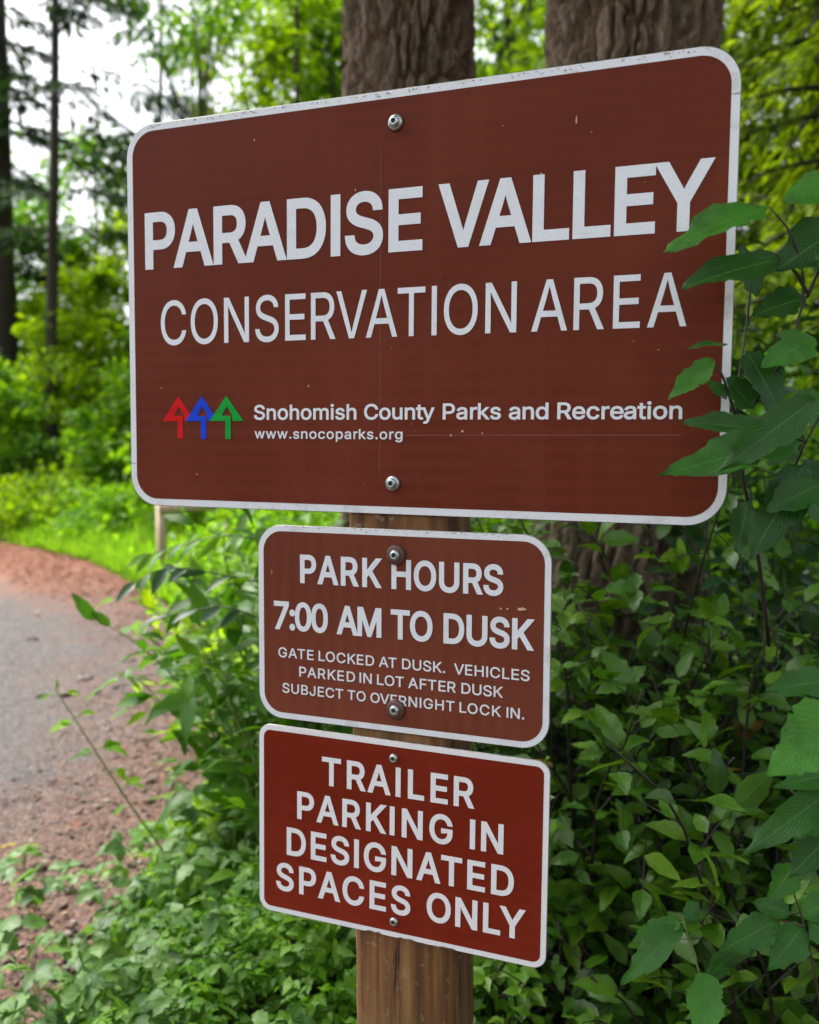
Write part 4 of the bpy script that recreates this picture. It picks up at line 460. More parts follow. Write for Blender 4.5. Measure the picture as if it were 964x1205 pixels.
def fill(name, loops, y, mat, parent):
    """Flat filled outlines (non-zero winding) on the plane y, facing the front (-Y), one mesh."""
    from mathutils.geometry import delaunay_2d_cdt
    mb = MB()
    bbs = [(p.min(0), p.max(0)) for p in loops]; grp = []
    for i, (lo, hi) in enumerate(bbs):                         # loops that touch belong together
        hit = [g for g in grp if any((bbs[j][0] < hi).all() and (bbs[j][1] > lo).all() for j in g)]
        for g in hit: grp.remove(g)
        grp.append(sum(hit, []) + [i])
    for g in grp:
        ps = [loops[i] for i in g]; k = 0; vs = []; es = []
        for p in ps:
            vs += [Vector((float(u) * 100, float(v) * 100)) for u, v in p]; n = len(p); es += [(k + i, k + (i + 1) % n) for i in range(n)]; k += n
        V, _, F, _, _, _ = delaunay_2d_cdt(vs, es, [], 0, 1e-6)
        V = np.array([(v.x / 100, v.y / 100) for v in V]); F = np.array([f[:3] for f in F if len(f) == 3])
        c = V[F].mean(1); wn = np.zeros(len(F), int)
        for p in ps:
            q = np.roll(p, -1, 0); A = p[None]; B = q[None]; C = c[:, None]
            cr = (B[..., 0] - A[..., 0]) * (C[..., 1] - A[..., 1]) - (C[..., 0] - A[..., 0]) * (B[..., 1] - A[..., 1])
            wn += ((A[..., 1] <= C[..., 1]) & (B[..., 1] > C[..., 1]) & (cr > 0)).sum(1) - ((A[..., 1] > C[..., 1]) & (B[..., 1] <= C[..., 1]) & (cr < 0)).sum(1)
        F = F[wn != 0]
        ar = np.cross(V[F[:, 1]] - V[F[:, 0]], V[F[:, 2]] - V[F[:, 0]]); F = F[np.abs(ar) > 1e-14]; ar = ar[np.abs(ar) > 1e-14]
        F[ar < 0] = F[ar < 0][:, ::-1]
        mb.add(np.c_[V[:, 0], np.full(len(V), y), V[:, 1]], None, F)
    return mb.build(name, mat, parent, world=False)
def rrect(w, h, r, n=14):
    p = []
    for cx, cz, a0 in ((w / 2 - r, h / 2 - r, 0), (-w / 2 + r, h / 2 - r, 90), (-w / 2 + r, -h / 2 + r, 180), (w / 2 - r, -h / 2 + r, 270)):
        for i in range(n + 1):
            a = R(a0 + 90 * i / n); p.append((cx + r * math.cos(a), cz + r * math.sin(a)))
    return np.array(p)

# ------------------------------------------------------------------ the sign materials
def sheeting(name, col, band, grain):
    """Retroreflective sheeting: a fine cell pattern, faint moire bands mixed into the colour, a little dirt."""
    m, t, b, out = nodes(name)
    tc = N(t, 'TexCoord')
    vo = N(t, 'TexVoronoi', Scale=300.0); vo.feature = 'DISTANCE_TO_EDGE'; t.links.new(tc.outputs['Object'], vo.inputs[0])
    cell = math_(t, 'LESS_THAN', vo.outputs[0], 0.07)
    wv = N(t, 'TexWave', Scale=14.0, Distortion=0.8, Detail=2.0); wv.bands_direction = band; t.links.new(tc.outputs['Object'], wv.inputs[0])
    nz = N(t, 'TexNoise', Scale=5.0, Detail=6.0, Roughness=0.65); t.links.new(tc.outputs['Object'], nz.inputs[0])
    dark = tuple(x * 0.80 for x in col); lite = tuple(x * 1.14 + 0.004 for x in col)
    c = mixc(t, math_(t, 'MULTIPLY', wv.outputs[0], 0.8), col, dark)  # moire stripes painted into the base colour
    c = mixc(t, ramp(t, nz.outputs[0], [(0.42, (0, 0, 0)), (0.72, (1, 1, 1))]), c, lite)
    c = mixc(t, math_(t, 'MULTIPLY', cell, grain), c, lite)
    mp = N(t, 'Mapping'); mp.inputs['Scale'].default_value = (26, 26, 1.3); t.links.new(tc.outputs['Object'], mp.inputs[0])
    n4 = N(t, 'TexNoise', Scale=1.0, Detail=5.0, Roughness=0.6); t.links.new(mp.outputs[0], n4.inputs[0])
    c = mixc(t, math_(t, 'MULTIPLY', ramp(t, n4.outputs[0], [(0.52, (0, 0, 0)), (0.72, (1, 1, 1))]), 0.28), c, tuple(x * 1.25 + .012 for x in col))
    n5 = N(t, 'TexNoise', Scale=1.7, Detail=3.0); t.links.new(tc.outputs['Object'], n5.inputs[0])
    c = mixc(t, math_(t, 'MULTIPLY', ramp(t, n5.outputs[0], [(0.40, (1, 1, 1)), (0.60, (0, 0, 0))]), 0.5), c, dark)
    n2 = N(t, 'TexNoise', Scale=140.0, Detail=2.0); t.links.new(tc.outputs['Object'], n2.inputs[0])
    c = mixc(t, math_(t, 'MULTIPLY', math_(t, 'GREATER_THAN', n2.outputs[0], 0.79), 0.6), c, (0.42, 0.30, 0.22))
    t.links.new(c, b.inputs['Base Color']); b.inputs['Roughness'].default_value = 0.45; b.inputs['Specular IOR Level'].default_value = 0.10
    bp = N(t, 'Bump', Strength=0.12, Distance=0.0004); t.links.new(vo.outputs[0], bp.inputs['Height']); t.links.new(bp.outputs[0], b.inputs['Normal'])
    return m
def white_sheet(name, col, grime):
    m, t, b, out = nodes(name)
    tc = N(t, 'TexCoord')
    vo = N(t, 'TexVoronoi', Scale=260.0); vo.feature = 'DISTANCE_TO_EDGE'; t.links.new(tc.outputs['Object'], vo.inputs[0])
    cell = math_(t, 'LESS_THAN', vo.outputs[0], 0.09)
    nz = N(t, 'TexNoise', Scale=22.0, Detail=8.0, Roughness=0.7); t.links.new(tc.outputs['Object'], nz.inputs[0])
    c = mixc(t, math_(t, 'MULTIPLY', cell, 0.35), col, tuple(x * .78 for x in col))
    c = mixc(t, math_(t, 'MULTIPLY', ramp(t, nz.outputs[0], [(0.52, (0, 0, 0)), (0.75, (1, 1, 1))]), grime), c, (0.27, 0.24, 0.17))
    t.links.new(c, b.inputs['Base Color']); b.inputs['Roughness'].default_value = 0.4
    return m
M_BROWN1 = sheeting('brown_sheeting', (0.140, 0.0270, 0.0115), 'Z', 0.28)
M_BROWN2 = sheeting('faded_brown_sheeting', (0.170, 0.045, 0.024), 'X', 0.15)
M_BROWN3 = sheeting('red_brown_sheeting', (0.190, 0.0200, 0.0070), 'Z', 0.10)
M_WHITE = white_sheet('white_sheeting', (0.77, 0.825, 0.86), 0.18)
M_WHITE3 = white_sheet('clean_white_sheeting', (0.83, 0.84, 0.85), 0.08)
M_EDGE = white_sheet('weathered_white_border', (0.77, 0.82, 0.85), 0.5)
M_ALU = plain('bare_aluminium', (0.30, 0.29, 0.26), (0.46, 0.45, 0.42), 40, 0.5, 0.2); M_ALU.node_tree.nodes['Principled BSDF'].inputs['Metallic'].default_value = 0.8
M_ZINC = plain('zinc_plated_steel', (0.36, 0.43, 0.40), (0.55, 0.60, 0.57), 90, 0.33, 0.2, dist=0.001); M_ZINC.node_tree.nodes['Principled BSDF'].inputs['Metallic'].default_value = 0.85
M_WASH = plain('brown_plastic_washer', (0.085, 0.034, 0.024), (0.12, 0.05, 0.034), 60, 0.45, 0.1)
M_SOCK = plain('dark_socket', (0.012, 0.02, 0.022), (0.03, 0.04, 0.045), 60, 0.4, 0.1)
M_PRIMER = plain('exposed_primer', (0.50, 0.33, 0.22), (0.62, 0.45, 0.32), 200, 0.8, 0.2)
M_RED = sheeting('red_film', (0.62, 0.010, 0.012), 'Z', 0.1); M_BLUE = sheeting('blue_film', (0.012, 0.065, 0.66), 'Z', 0.1); M_GREEN = sheeting('green_film', (0.008, 0.34, 0.045), 'Z', 0.1)

def lathe(mb, prof, c, seg=28):
    """Turn profile (radius, forward) about the sign's normal through c; forward is towards -Y."""
    th = np.linspace(0, 2 * np.pi, seg, endpoint=False); n = len(prof)
    V = [[c[0] + r * math.cos(a), c[1] - f, c[2] + r * math.sin(a)] for r, f in prof for a in th]
    Q = [(i * seg + j, i * seg + (j + 1) % seg, (i + 1) * seg + (j + 1) % seg, (i + 1) * seg + j) for i in range(n - 1) for j in range(seg)]
    mb.add(V, Q)
def bolt(x, z, parent, big=True, washer=None, y=-0.0032):
    """Tamper-proof carriage screw: domed head with a drilled socket, on a flange washer."""
    if washer:
        mb = MB(); lathe(mb, [(0.0005, 0), (washer, 0), (washer, 0.0022), (washer * .86, 0.0042), (0.0075, 0.0052), (0.0005, 0.0052)], (x, y, z))
        wo_ = mb.build('washer', M_WASH if washer > 0.014 else M_ZINC, parent, True, world=False); y2 = y - 0.0052
    else: wo_ = None; y2 = y
    s = 1.0 if big else 0.88
    mb = MB(); lathe(mb, [(0.0078 * s, 0), (0.0078 * s, 0.0016), (0.0070 * s, 0.0030), (0.0052 * s, 0.0044), (0.0034 * s, 0.0050), (0.0032 * s, 0.0044), (0.0030 * s, 0.0020)], (x, y2, z))
    b = mb.build('bolt', M_ZINC, parent, True, world=False)
    mb = MB(); lathe(mb, [(0.0031 * s, 0.0020), (0.0016 * s, 0.0021), (0.0010 * s, 0.0042), (0.0002, 0.0043)], (x, y2, z), 14); so_ = mb.build('socket', M_SOCK, None, True); so_.parent = b
    if wo_: wo_.parent = b
def sign(name, label, x, z, w, h, r, bw, rot, brown, words, wmat, edge, xs_def):
    root = thing(name, label, 'sign', (x, 0, z + SIGN_Z), rot=(0, rot, 0))
    mb = MB(); p = rrect(w, h, r); n = len(p)
    V = np.concatenate([np.c_[p[:, 0], np.full(n, -0.0012), p[:, 1]], np.c_[p[:, 0], np.full(n, 0.0012), p[:, 1]], [[0, -0.0012, 0], [0, 0.0012, 0]]])
    Q = [(i, n + i, n + (i + 1) % n, (i + 1) % n) for i in range(n)]
    T = [(2 * n, i, (i + 1) % n) for i in range(n)] + [(2 * n + 1, n + (i + 1) % n, n + i) for i in range(n)]
    mb.add(V, Q, T); mb.build('backing_plate', M_ALU, root, world=False)
    fill('border', [rrect(w - .0016, h - .0016, r - .0008), rrect(w - 2 * bw, h - 2 * bw, r - bw)[::-1]], -0.0018, edge, root)
    fill('face', [rrect(w - 2 * bw - .0002, h - 2 * bw - .0002, r - bw)], -0.0021, brown, root)
    for nm, ws, zb, cap, xs, stem in words:
        L = []
        for wd, x0, x1 in ws: L += word_loops(wd, x0 - x, x1 - x, zb - z, cap, xs, stem)
        fill(nm, L, -0.0028, wmat, root)
    return root
def chips(root, pts, mat, nm='speck'):
    L = []
    for x, z, sx, sz in pts:
        n = 9; a = np.linspace(0, 2 * np.pi, n, endpoint=False); rr = 1 + RG.normal(0, .22, n)
        L.append(np.stack([x + sx * np.cos(a) * rr, z + sz * np.sin(a) * rr], 1))
    fill(nm, L, -0.0031, mat, root)

# ------------------------------------------------------------------ the post and the three signs
def wood_mat():
    m, t, b, out = nodes('weathered_cedar')
    tc = N(t, 'TexCoord'); mp = N(t, 'Mapping'); mp.inputs['Scale'].default_value = (34, 34, 1.6); t.links.new(tc.outputs['Object'], mp.inputs[0])
    n1 = N(t, 'TexNoise', Scale=1.0, Detail=7.0, Roughness=0.62, Distortion=0.6); t.links.new(mp.outputs[0], n1.inputs[0])
    n2 = N(t, 'TexNoise', Scale=5.0, Detail=4.0); t.links.new(tc.outputs['Object'], n2.inputs[0])
    c = ramp(t, n1.outputs[0], [(0.32, (0.040, 0.016, 0.005)), (0.48, (0.150, 0.062, 0.016)), (0.66, (0.27, 0.145, 0.050))])
    g = ramp(t, n2.outputs[0], [(0.50, (0, 0, 0)), (0.66, (1, 1, 1))])
    c = mixc(t, math_(t, 'MULTIPLY', g, 0.5), c, (0.17, 0.125, 0.045))
    m2 = N(t, 'Mapping'); m2.inputs['Scale'].default_value = (85, 85, 2.6); t.links.new(tc.outputs['Object'], m2.inputs[0])
    n3 = N(t, 'TexNoise', Scale=1.0, Detail=4.0, Roughness=0.6, Distortion=1.2); t.links.new(m2.outputs[0], n3.inputs[0])
    crack = ramp(t, n3.outputs[0], [(0.30, (1, 1, 1)), (0.37, (0, 0, 0))])
    c = mixc(t, math_(t, 'MULTIPLY', crack, 0.85), c, (0.014, 0.008, 0.004))
    n4 = N(t, 'TexNoise', Scale=75.0, Detail=4.0); t.links.new(tc.outputs['Object'], n4.inputs[0])
    c = mixc(t, ramp(t, n4.outputs[0], [(0.60, (0, 0, 0)), (0.72, (0.55, 0.55, 0.55))]), c, (0.30, 0.24, 0.14))
    kn = N(t, 'TexVoronoi', Scale=1.0); m3 = N(t, 'Mapping'); m3.inputs['Scale'].default_value = (11, 11, 3.2); t.links.new(tc.outputs['Object'], m3.inputs[0]); t.links.new(m3.outputs[0], kn.inputs[0])
    c = mixc(t, ramp(t, kn.outputs[0], [(0.05, (0.9, 0.9, 0.9)), (0.14, (0, 0, 0))]), c, (0.030, 0.013, 0.005))
    t.links.new(c, b.inputs['Base Color']); b.inputs['Roughness'].default_value = 0.82
    bp = N(t, 'Bump', Strength=0.8, Distance=0.004); t.links.new(math_(t, 'SUBTRACT', n1.outputs[0], crack), bp.inputs['Height']); t.links.new(bp.outputs[0], b.inputs['Normal'])
    return m
M_WOOD = wood_mat()
LEAN = math.atan(0.0193)
post = thing('wooden_post', 'square weathered brown timber post carrying the three brown signs', 'post', (0.0241, 0.0720, 0), rot=(0, -LEAN, 0))
mb = MB(); a_ = 0.0735; c_ = 0.004; zs = np.linspace(-0.3, 2.055, 60)
ring = [(-a_ + c_, -.07), (a_ - c_, -.07), (a_, -.07 + c_), (a_, .07 - c_), (a_ - c_, .07), (-a_ + c_, .07), (-a_, .07 - c_), (-a_, -.07 + c_)]
V = []
for zz in zs:
    for i, (u, v) in enumerate(ring): V.append((u + random.gauss(0, .0005), v + abs(random.gauss(0, .0004)) * (1 if v < 0 else -1), zz))
k = len(ring); Q = [(i * k + j, i * k + (j + 1) % k, (i + 1) * k + (j + 1) % k, (i + 1) * k + j) for i in range(len(zs) - 1) for j in range(k)]
T = [((len(zs) - 1) * k, (len(zs) - 1) * k + j, (len(zs) - 1) * k + j + 1) for j in range(1, k - 1)]
mb.add(V, Q, T); mb.build('timber', M_WOOD, post, world=False)

BW = [('line_of_lettering', [('PARADISE', -.4295, .0366), ('VALLEY', .0596, .4236)], .5448, .0876, .84, .176),
      ('line_of_lettering', [('CONSERVATION', -.4015, .1733), ('AREA', .1939, .3947)], .4262, .0682, .80, .112),
      ('line_of_lettering', [('Snohomish', -.2343, -.0633), ('County', -.0512, .0575), ('Parks', .0694, .1539), ('and', .1649, .2198), ('Recreation', .2317, .393)], .3085, .0226, 1.08, .20),
      ('line_of_lettering', [('www.snocoparks.org', -.2333, .0091)], .2802, .0148, 1.12, .195)]
s1 = sign('park_name_sign', 'widest brown sign, topmost on the post, with the park name and three tree emblems', -.0062, .4703, .9136, .5972, .0500, .0112, .0008, M_BROWN1, BW, M_WHITE, M_EDGE, 1)
LX, LZ = .0062, -.4703
def tree_loop(ax, tz=.3458, whole=True):
    """Arrow-like tree: hollow triangle whose base bar runs into the stem, with a slit right of the stem."""
    b = .3068; hw = .0302
    out = [(ax, tz), (ax + hw, b), (ax + .0112, b), (ax + .0106, b + .0082), (ax + .0012, b + .0226), (ax - .0086, b + .0082),
           (ax + .0079, b + .0082), (ax + .0079, .2790), (ax - .0020, .2790), (ax - .0020, b), (ax - hw, b)]
    return np.array(out)[::-1] + [LX, LZ]
lg = thing('emblem', None, None, (0, 0, 0)); lg.parent = s1
for mt, ax, yy, lab in ((M_RED, -.3705, -0.0026, 'red tree emblem'), (M_BLUE, -.3275, -0.0029, 'blue tree emblem'), (M_GREEN, -.2828, -0.0032, 'green tree emblem')):
    e = fill('tree_emblem', [tree_loop(ax)], yy, mt, lg); e['label'] = lab
bolt(-.0047 + LX, .7225 + LZ, s1, True, .0112); bolt(-.0052 + LX, .2167 + LZ, s1, True, .0112)
chips(s1, [(-.06, .166, .0008, .0016), (.255, .228, .0012, .006), (-.135, -.112, .0012, .0016), (-.225, .253, .0011, .0015), (.105, -.178, .0022, .0016), (.088, -.184, .0014, .0014), (.134, -.181, .0013, .0012), (.18, -.163, .001, .001), (.21, .163, .001, .0012), (-.331, -.247, .001, .0015), (.062, -.03, .0007, .0012)], M_PRIMER)
fill('scratch', [np.array([(-.0204, -.24), (-.0199, -.24), (-.0207, .22), (-.0212, .22)]), np.array([(-.0, -.1845), (.40, -.1825), (.40, -.1818), (-.0, -.1838)])], -0.0024, M_PRIMER if False else plain('scuffed_sheeting', (0.19, 0.085, 0.058), (0.22, 0.10, 0.07), 80, 0.5, 0.1), s1)

M_DIRT = plain('dark_dirt', (0.035, 0.030, 0.018), (0.10, 0.085, 0.05), 200, .95, .2)
for rt, wd_, hh_ in ((s1, .43, .2958),):
    chips(rt, [(RG.uniform(-wd_, wd_), hh_ - abs(RG.normal(0, .0022)), RG.uniform(.0004, .0016), RG.uniform(.0003, .0008)) for _ in range(110)], M_DIRT)
    fill('seam', [np.array([(.4462, .236), (.4566, .2362), (.4566, .2369), (.4462, .2367)]), np.array([(-.4566, -.232), (-.4464, -.2318), (-.4464, -.2312), (-.4566, -.2314)])], -.0024, M_DIRT, rt)
HW = [('line_of_lettering', [('PARK', -.1557, -.0213), ('HOURS', -.0066, .161)], .0630, .0436, .80, .180),
      ('line_of_lettering', [('7:00', -.2011, -.1092), ('AM', -.095, -.0223), ('TO', -.0076, .0572), ('DUSK', .0737, .2063)], -.0108, .0440, .80, .180),
      ('line_of_lettering', [('GATE', -.1938, -.1334), ('LOCKED', -.125, -.0337), ('AT', -.0263, .002), ('DUSK.', .0104, .077), ('VEHICLES', .0899, .2002)], -.0540, .0156, 1.06, .178),
      ('line_of_lettering', [('PARKED', -.1579, -.0645), ('IN', -.0574, -.0374), ('LOT', -.0291, .0134), ('AFTER', .02, .0932), ('DUSK', .1013, .1625)], -.0812, .0157, 1.06, .178),
      ('line_of_lettering', [('SUBJECT', -.1872, -.0841), ('TO', -.0769, -.0473), ('OVERNIGHT', -.0397, .0912), ('LOCK', .0987, .16), ('IN.', .1678, .1934)], -.1089, .0152, 1.06, .178)]
s2 = sign('park_hours_sign', 'middle brown sign with the park hours, between the two others', 0, 0, .4572, .3004, .0405, .0096, -.0038, M_BROWN2, HW, M_WHITE, M_EDGE, 1)
bolt(.0008, .1132, s2, True, .0148); bolt(.001, -.115, s2, True, .0148)
chips(s2, [(.188, .047, .006, .0026), (.167, .0455, .002, .0014), (.158, .045, .0014, .0012), (-.204, .077, .0006, .0035), (.097, .104, .0009, .0009)], M_PRIMER)

chips(s2, [(RG.uniform(-.18, .18), .1494 - abs(RG.normal(0, .0018)), RG.uniform(.0004, .0014), RG.uniform(.0003, .0007)) for _ in range(50)], M_DIRT)
TW = [('line_of_lettering', [('TRAILER', -.1194, .1232)], -.2466, .0444, .86, .180),
      ('line_of_lettering', [('PARKING', -.1617, .0908), ('IN', .1169, .1667)], -.3066, .0441, .86, .180),
      ('line_of_lettering', [('DESIGNATED', -.1799, .183)], -.3674, .0447, .86, .180),
      ('line_of_lettering', [('SPACES', -.1987, .0269), ('ONLY', .0525, .2011)], -.4266, .0447, .86, .180)]
s3 = sign('trailer_parking_sign', 'lowest sign on the post, red-brown, about trailer parking', .001, -.3138, .4608, .3011, .0205, .0088, .0033, M_BROWN3, TW, M_WHITE3, M_WHITE3, 1)
bolt(-.0028, .1249, s3, False, None); bolt(.0002, -.1247, s3, False, None)
fill('rust_stain', [np.stack([-.06 + .17 * np.r_[np.linspace(0, 1, 30), np.linspace(1, 0, 30)], -.1498 + np.r_[np.zeros(30), np.abs(RG.normal(.0022, .0013, 30))[::-1] * np.sin(np.linspace(0, 3.14 * 3, 30)) ** 2]], 1)], -0.0022, plain('rust', (0.05, 0.028, 0.012), (0.30, 0.20, 0.10), 120, .9, .2), s3)
# ------------------------------------------------------------------ foliage materials
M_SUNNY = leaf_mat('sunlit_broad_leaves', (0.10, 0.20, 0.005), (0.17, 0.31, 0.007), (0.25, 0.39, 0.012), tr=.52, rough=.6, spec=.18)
M_SUNNY2 = leaf_mat('fresh_green_leaves', (0.065, 0.18, 0.006), (0.115, 0.27, 0.009), (0.18, 0.34, 0.016), tr=.5, rough=.5, spec=.25)
M_OLIVE = leaf_mat('olive_leaves', (0.042, 0.090, 0.005), (0.070, 0.135, 0.007), (0.12, 0.19, 0.012), tr=.42, rough=.7, spec=.12)
M_MIDGR = leaf_mat('hedge_green_leaves', (0.034, 0.115, 0.008), (0.065, 0.18, 0.011), (0.12, 0.26, 0.018), tr=.42, rough=.45, spec=.3)
M_GLOSS = leaf_mat('dark_glossy_leaves', (0.018, 0.060, 0.018), (0.032, 0.095, 0.028), (0.06, 0.14, 0.035), tr=.3, rough=.42, tcol=(1.8, 1.7, .6))
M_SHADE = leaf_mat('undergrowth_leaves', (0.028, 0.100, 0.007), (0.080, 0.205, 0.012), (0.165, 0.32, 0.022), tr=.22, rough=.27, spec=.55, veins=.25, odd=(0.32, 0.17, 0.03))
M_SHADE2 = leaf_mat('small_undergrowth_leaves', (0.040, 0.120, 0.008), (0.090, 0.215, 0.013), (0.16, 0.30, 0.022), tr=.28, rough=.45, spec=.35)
M_WET = leaf_mat('wet_broad_leaves', (0.012, 0.064, 0.005), (0.028, 0.128, 0.009), (0.058, 0.235, 0.016), tr=.34, rough=.30, spec=.45, veins=.42, wet=True, tcol=(1.9, 1.8, .5))
M_COVER = leaf_mat('ground_cover_leaves', (0.045, 0.14, 0.010), (0.090, 0.22, 0.015), (0.15, 0.29, 0.024), tr=.42, rough=.5, spec=.3, odd=(0.30, 0.26, 0.02))
M_VINE = leaf_mat('pale_vine_leaves', (0.050, 0.135, 0.022), (0.090, 0.20, 0.032), (0.15, 0.27, 0.05), tr=.38, rough=.45, veins=.3)
M_STEM = plain('brown_twigs', (0.030, 0.020, 0.012), (0.085, 0.060, 0.035), 60, .8, .3)
M_GSTEM = plain('green_stems', (0.10, 0.17, 0.03), (0.19, 0.26, 0.06), 60, .6, .2)
M_DSTEM = plain('dark_wet_stems', (0.010, 0.008, 0.006), (0.035, 0.026, 0.018), 60, .45, .2)

def clumpy(n_cl, n_each, ctr, rad, cl_r, shell=.55):
    """Leaf points in clumps spread through a crown's volume; returns points and outward directions."""
    u = unit(rvec(n_cl)); f = shell + (1 - shell) * RG.random(n_cl) ** .6
    c = ctr + u * f[:, None] * np.asarray(rad)
    P = np.repeat(c, n_each, 0) + rvec(n_cl * n_each) * np.repeat(cl_r * (.5 + RG.random(n_cl)), n_each)[:, None] * np.array([.6, .6, .45])
    return c, P
def broad_tree(name, label, px, d, h, ctr_z, rad, n_cl, n_each, ls, mat, tr_r=.09, lean=0.0, group=None, cl_r=.55, bark=None, dx=0.0):
    b = gx(px, d); root = thing(name, label, 'tree', b, group)
    mb = MB(); t = np.linspace(0, 1, 14)
    top = b + RGT * lean * h + UP * h
    tr = b + (top - b) * t[:, None] + np.cumsum(rvec(14, .02 * h / 14 * 3), 0) * np.array([1, 1, 0])
    mb.tube(tr, tr_r * (1.1 - .8 * t), 9)
    ctr = b + UP * ctr_z + RGT * (lean * ctr_z + dx)
    c, P = clumpy(n_cl, n_each, ctr, np.array(rad), cl_r)
    for q in c[:: max(1, n_cl // 26)]:
        f = np.clip((q[2] - .9) / h * .75, .15, .9); s = tr[int(f * 13)]
        k = np.linspace(0, 1, 6)[:, None]; mb.tube(s + (q - s) * k + UP * (.18 * np.sin(k * 3.14)) * np.linalg.norm(q - s), np.linspace(tr_r * .32, .008, 6), 5)
    mb.build('trunk', bark or M_BARK2, root, True)
    lv = Leaves(); n = len(P)
    lv.add(P, rvec(n) * [1, 1, .5] + [0, 0, -.35], rvec(n, .55) + UP, ls * (.65 + .7 * RG.random(n)), ls * .55 * (.7 + .6 * RG.random(n)), .3)
    lv.build('crown', T_FAR, mat, root)
    return root
def far_bush(name, label, px, d, wdt, h, n_cl, n_each, ls, mat, group=None, cl_r=.26, tpl=None):
    b = gx(px, d); root = thing(name, label, 'bush', b, group)
    c, P = clumpy(n_cl, n_each, b + UP * h * .48, np.array([wdt / 2, wdt / 2, h * .50]), cl_r, .45)
    P[:, 2] = np.abs(P[:, 2])
    mb = MB()
    for q in c[:: max(1, n_cl // 16)]:
        k = np.linspace(0, 1, 6)[:, None]; s = b + rvec(1, .12)[0] * [1, 1, 0]
        mb.tube(s + (q - s) * k + rvec(6, .03), np.linspace(.018, .005, 6), 5)
    mb.build('stems', M_STEM, root, True)
    lv = Leaves(); n = len(P)
    lv.add(P, rvec(n) * [1, 1, .55] + [0, 0, -.3], rvec(n, .5) + UP, ls * (.65 + .7 * RG.random(n)), ls * .5 * (.7 + .6 * RG.random(n)), .3)
    lv.build('foliage', tpl or T_SMALL, mat, root)
    return root

# ------------------------------------------------------------------ far side of the road, left
far_bush('leafy_bush', 'bright bush at the far left edge above the grass verge', 8, 17.6, 2.8, 3.4, 60, 90, .15, M_SUNNY2)
far_bush('leafy_bush', 'tall bright green bush on the verge below the slim leaning conifer', 95, 18.2, 3.0, 4.2, 80, 95, .15, M_SUNNY)
far_bush('leafy_bush', 'dense green bush on the verge just outside the left edge of the widest sign', 170, 16.4, 2.4, 3.2, 60, 100, .14, M_SUNNY2)
far_bush('leafy_bush', 'broad green bush behind the lower left corner of the widest sign', 262, 12.6, 2.6, 2.7, 70, 90, .13, M_SUNNY2)
far_bush('leafy_bush', 'dark low bush at the foot of the left-edge trunk', 40, 17.0, 2.0, 1.7, 34, 90, .12, M_MIDGR)
far_bush('leafy_bush', 'low lime green bush on the verge at the bend of the road', 60, 15.2, 2.2, 1.0, 40, 80, .12, M_SUNNY)
far_bush('leafy_bush', 'knee-high lime green bush beside the pale wooden rail', 128, 13.6, 1.8, .9, 34, 80, .11, M_SUNNY2)
far_bush('leafy_bush', 'high pale green thicket behind the verge bushes', 140, 20.5, 4.2, 6.6, 130, 90, .2, M_SUNNY)
far_bush('leafy_bush', 'shaded thicket farthest back on the left, under the bare sky', 40, 22, 4.6, 6.2, 130, 80, .2, M_SUNNY2)
far_bush('leafy_bush', 'wide thicket behind the upper left corner of the widest sign', 255, 20, 4.6, 5.6, 100, 90, .2, M_SUNNY2)
broad_tree('broadleaf_tree', 'light green broadleaf tree with thin crown against the white sky', 332, 21.5, 12.6, 10.2, (2.2, 2.0, 2.3), 60, 75, .20, M_SUNNY, .09, .0)
broad_tree('broadleaf_tree', 'slim bent tree with sparse leaves before the white sky', 262, 18.5, 11.0, 9.9, (1.5, 1.4, 1.0), 20, 50, .18, M_MIDGR, .055, -.07)
broad_tree('broadleaf_tree', 'tall glowing green tree left of the thick fir pair', 398, 18.5, 12.8, 9.0, (1.6, 1.6, 3.6), 60, 85, .19, M_SUNNY, .10)
broad_tree('broadleaf_tree', 'glowing green broadleaf tree between the two thick fir trunks', 602, 16.5, 12.5, 8.6, (2.4, 2.0, 3.6), 110, 95, .18, M_SUNNY, .11)
broad_tree('broadleaf_tree', 'darker green broadleaf tree showing just behind the left thick fir trunk', 500, 19.5, 12.5, 8.8, (3.0, 2.0, 3.8), 90, 80, .2, M_SUNNY2, .11)
broad_tree('broadleaf_tree', 'thin pale tree behind the left thicket', 118, 22.5, 8.4, 6.9, (2.6, 1.8, 1.9), 60, 75, .2, M_MIDGR, .07)
broad_tree('broadleaf_tree', 'olive broadleaf tree filling the view behind the hemlocks at the right', 935, 11.5, 10.5, 5.4, (3.6, 2.0, 5.6), 290, 95, .18, M_OLIVE, .09)
def conifer(label, px, d, h, r, lean, z0, z1, nb, lmax, dens, sl, sw, mat, name='conifer_tree', az0=None, droop=.35, hang=.4, bark=None):
    b = gx(px, d); root = thing(name, label, 'tree', b)
    mb = MB(); t = np.linspace(0, 1, 24)
    mb.tube(b + (RGT * lean * h + UP * h) * t[:, None] + np.cumsum(rvec(24, .012), 0) * [1, 1, 0], r * (1.08 - .75 * t) * (1 + .05 * RG.random(24)), 14)
    mb.build('trunk', bark or M_BARK2, root, True)
    bb = b + RGT * lean * (z0 + z1) * .5
    fir_crown(root, bb, z0, z1, nb, lmax, dens, sl, sw, mat, .022, 'crown', az0, droop, hang)
    return root
conifer('dark conifer trunk at the far left edge with drooping boughs', 3, 19.5, 19, .44, .0, 3.2, 15, 40, 2.2, 100, .26, .065, M_NEEDLE_DK)
conifer('slim dark conifer leaning slightly, right of the left-edge trunk', 58, 17.5, 16, .115, .032, 5.2, 15, 28, 3.2, 80, .26, .065, M_NEEDLE_DK)
conifer('thin dark conifer with ragged boughs across the white sky', 185, 23, 16, .09, .02, 7.5, 15, 22, 2.8, 75, .26, .065, M_NEEDLE_DK)
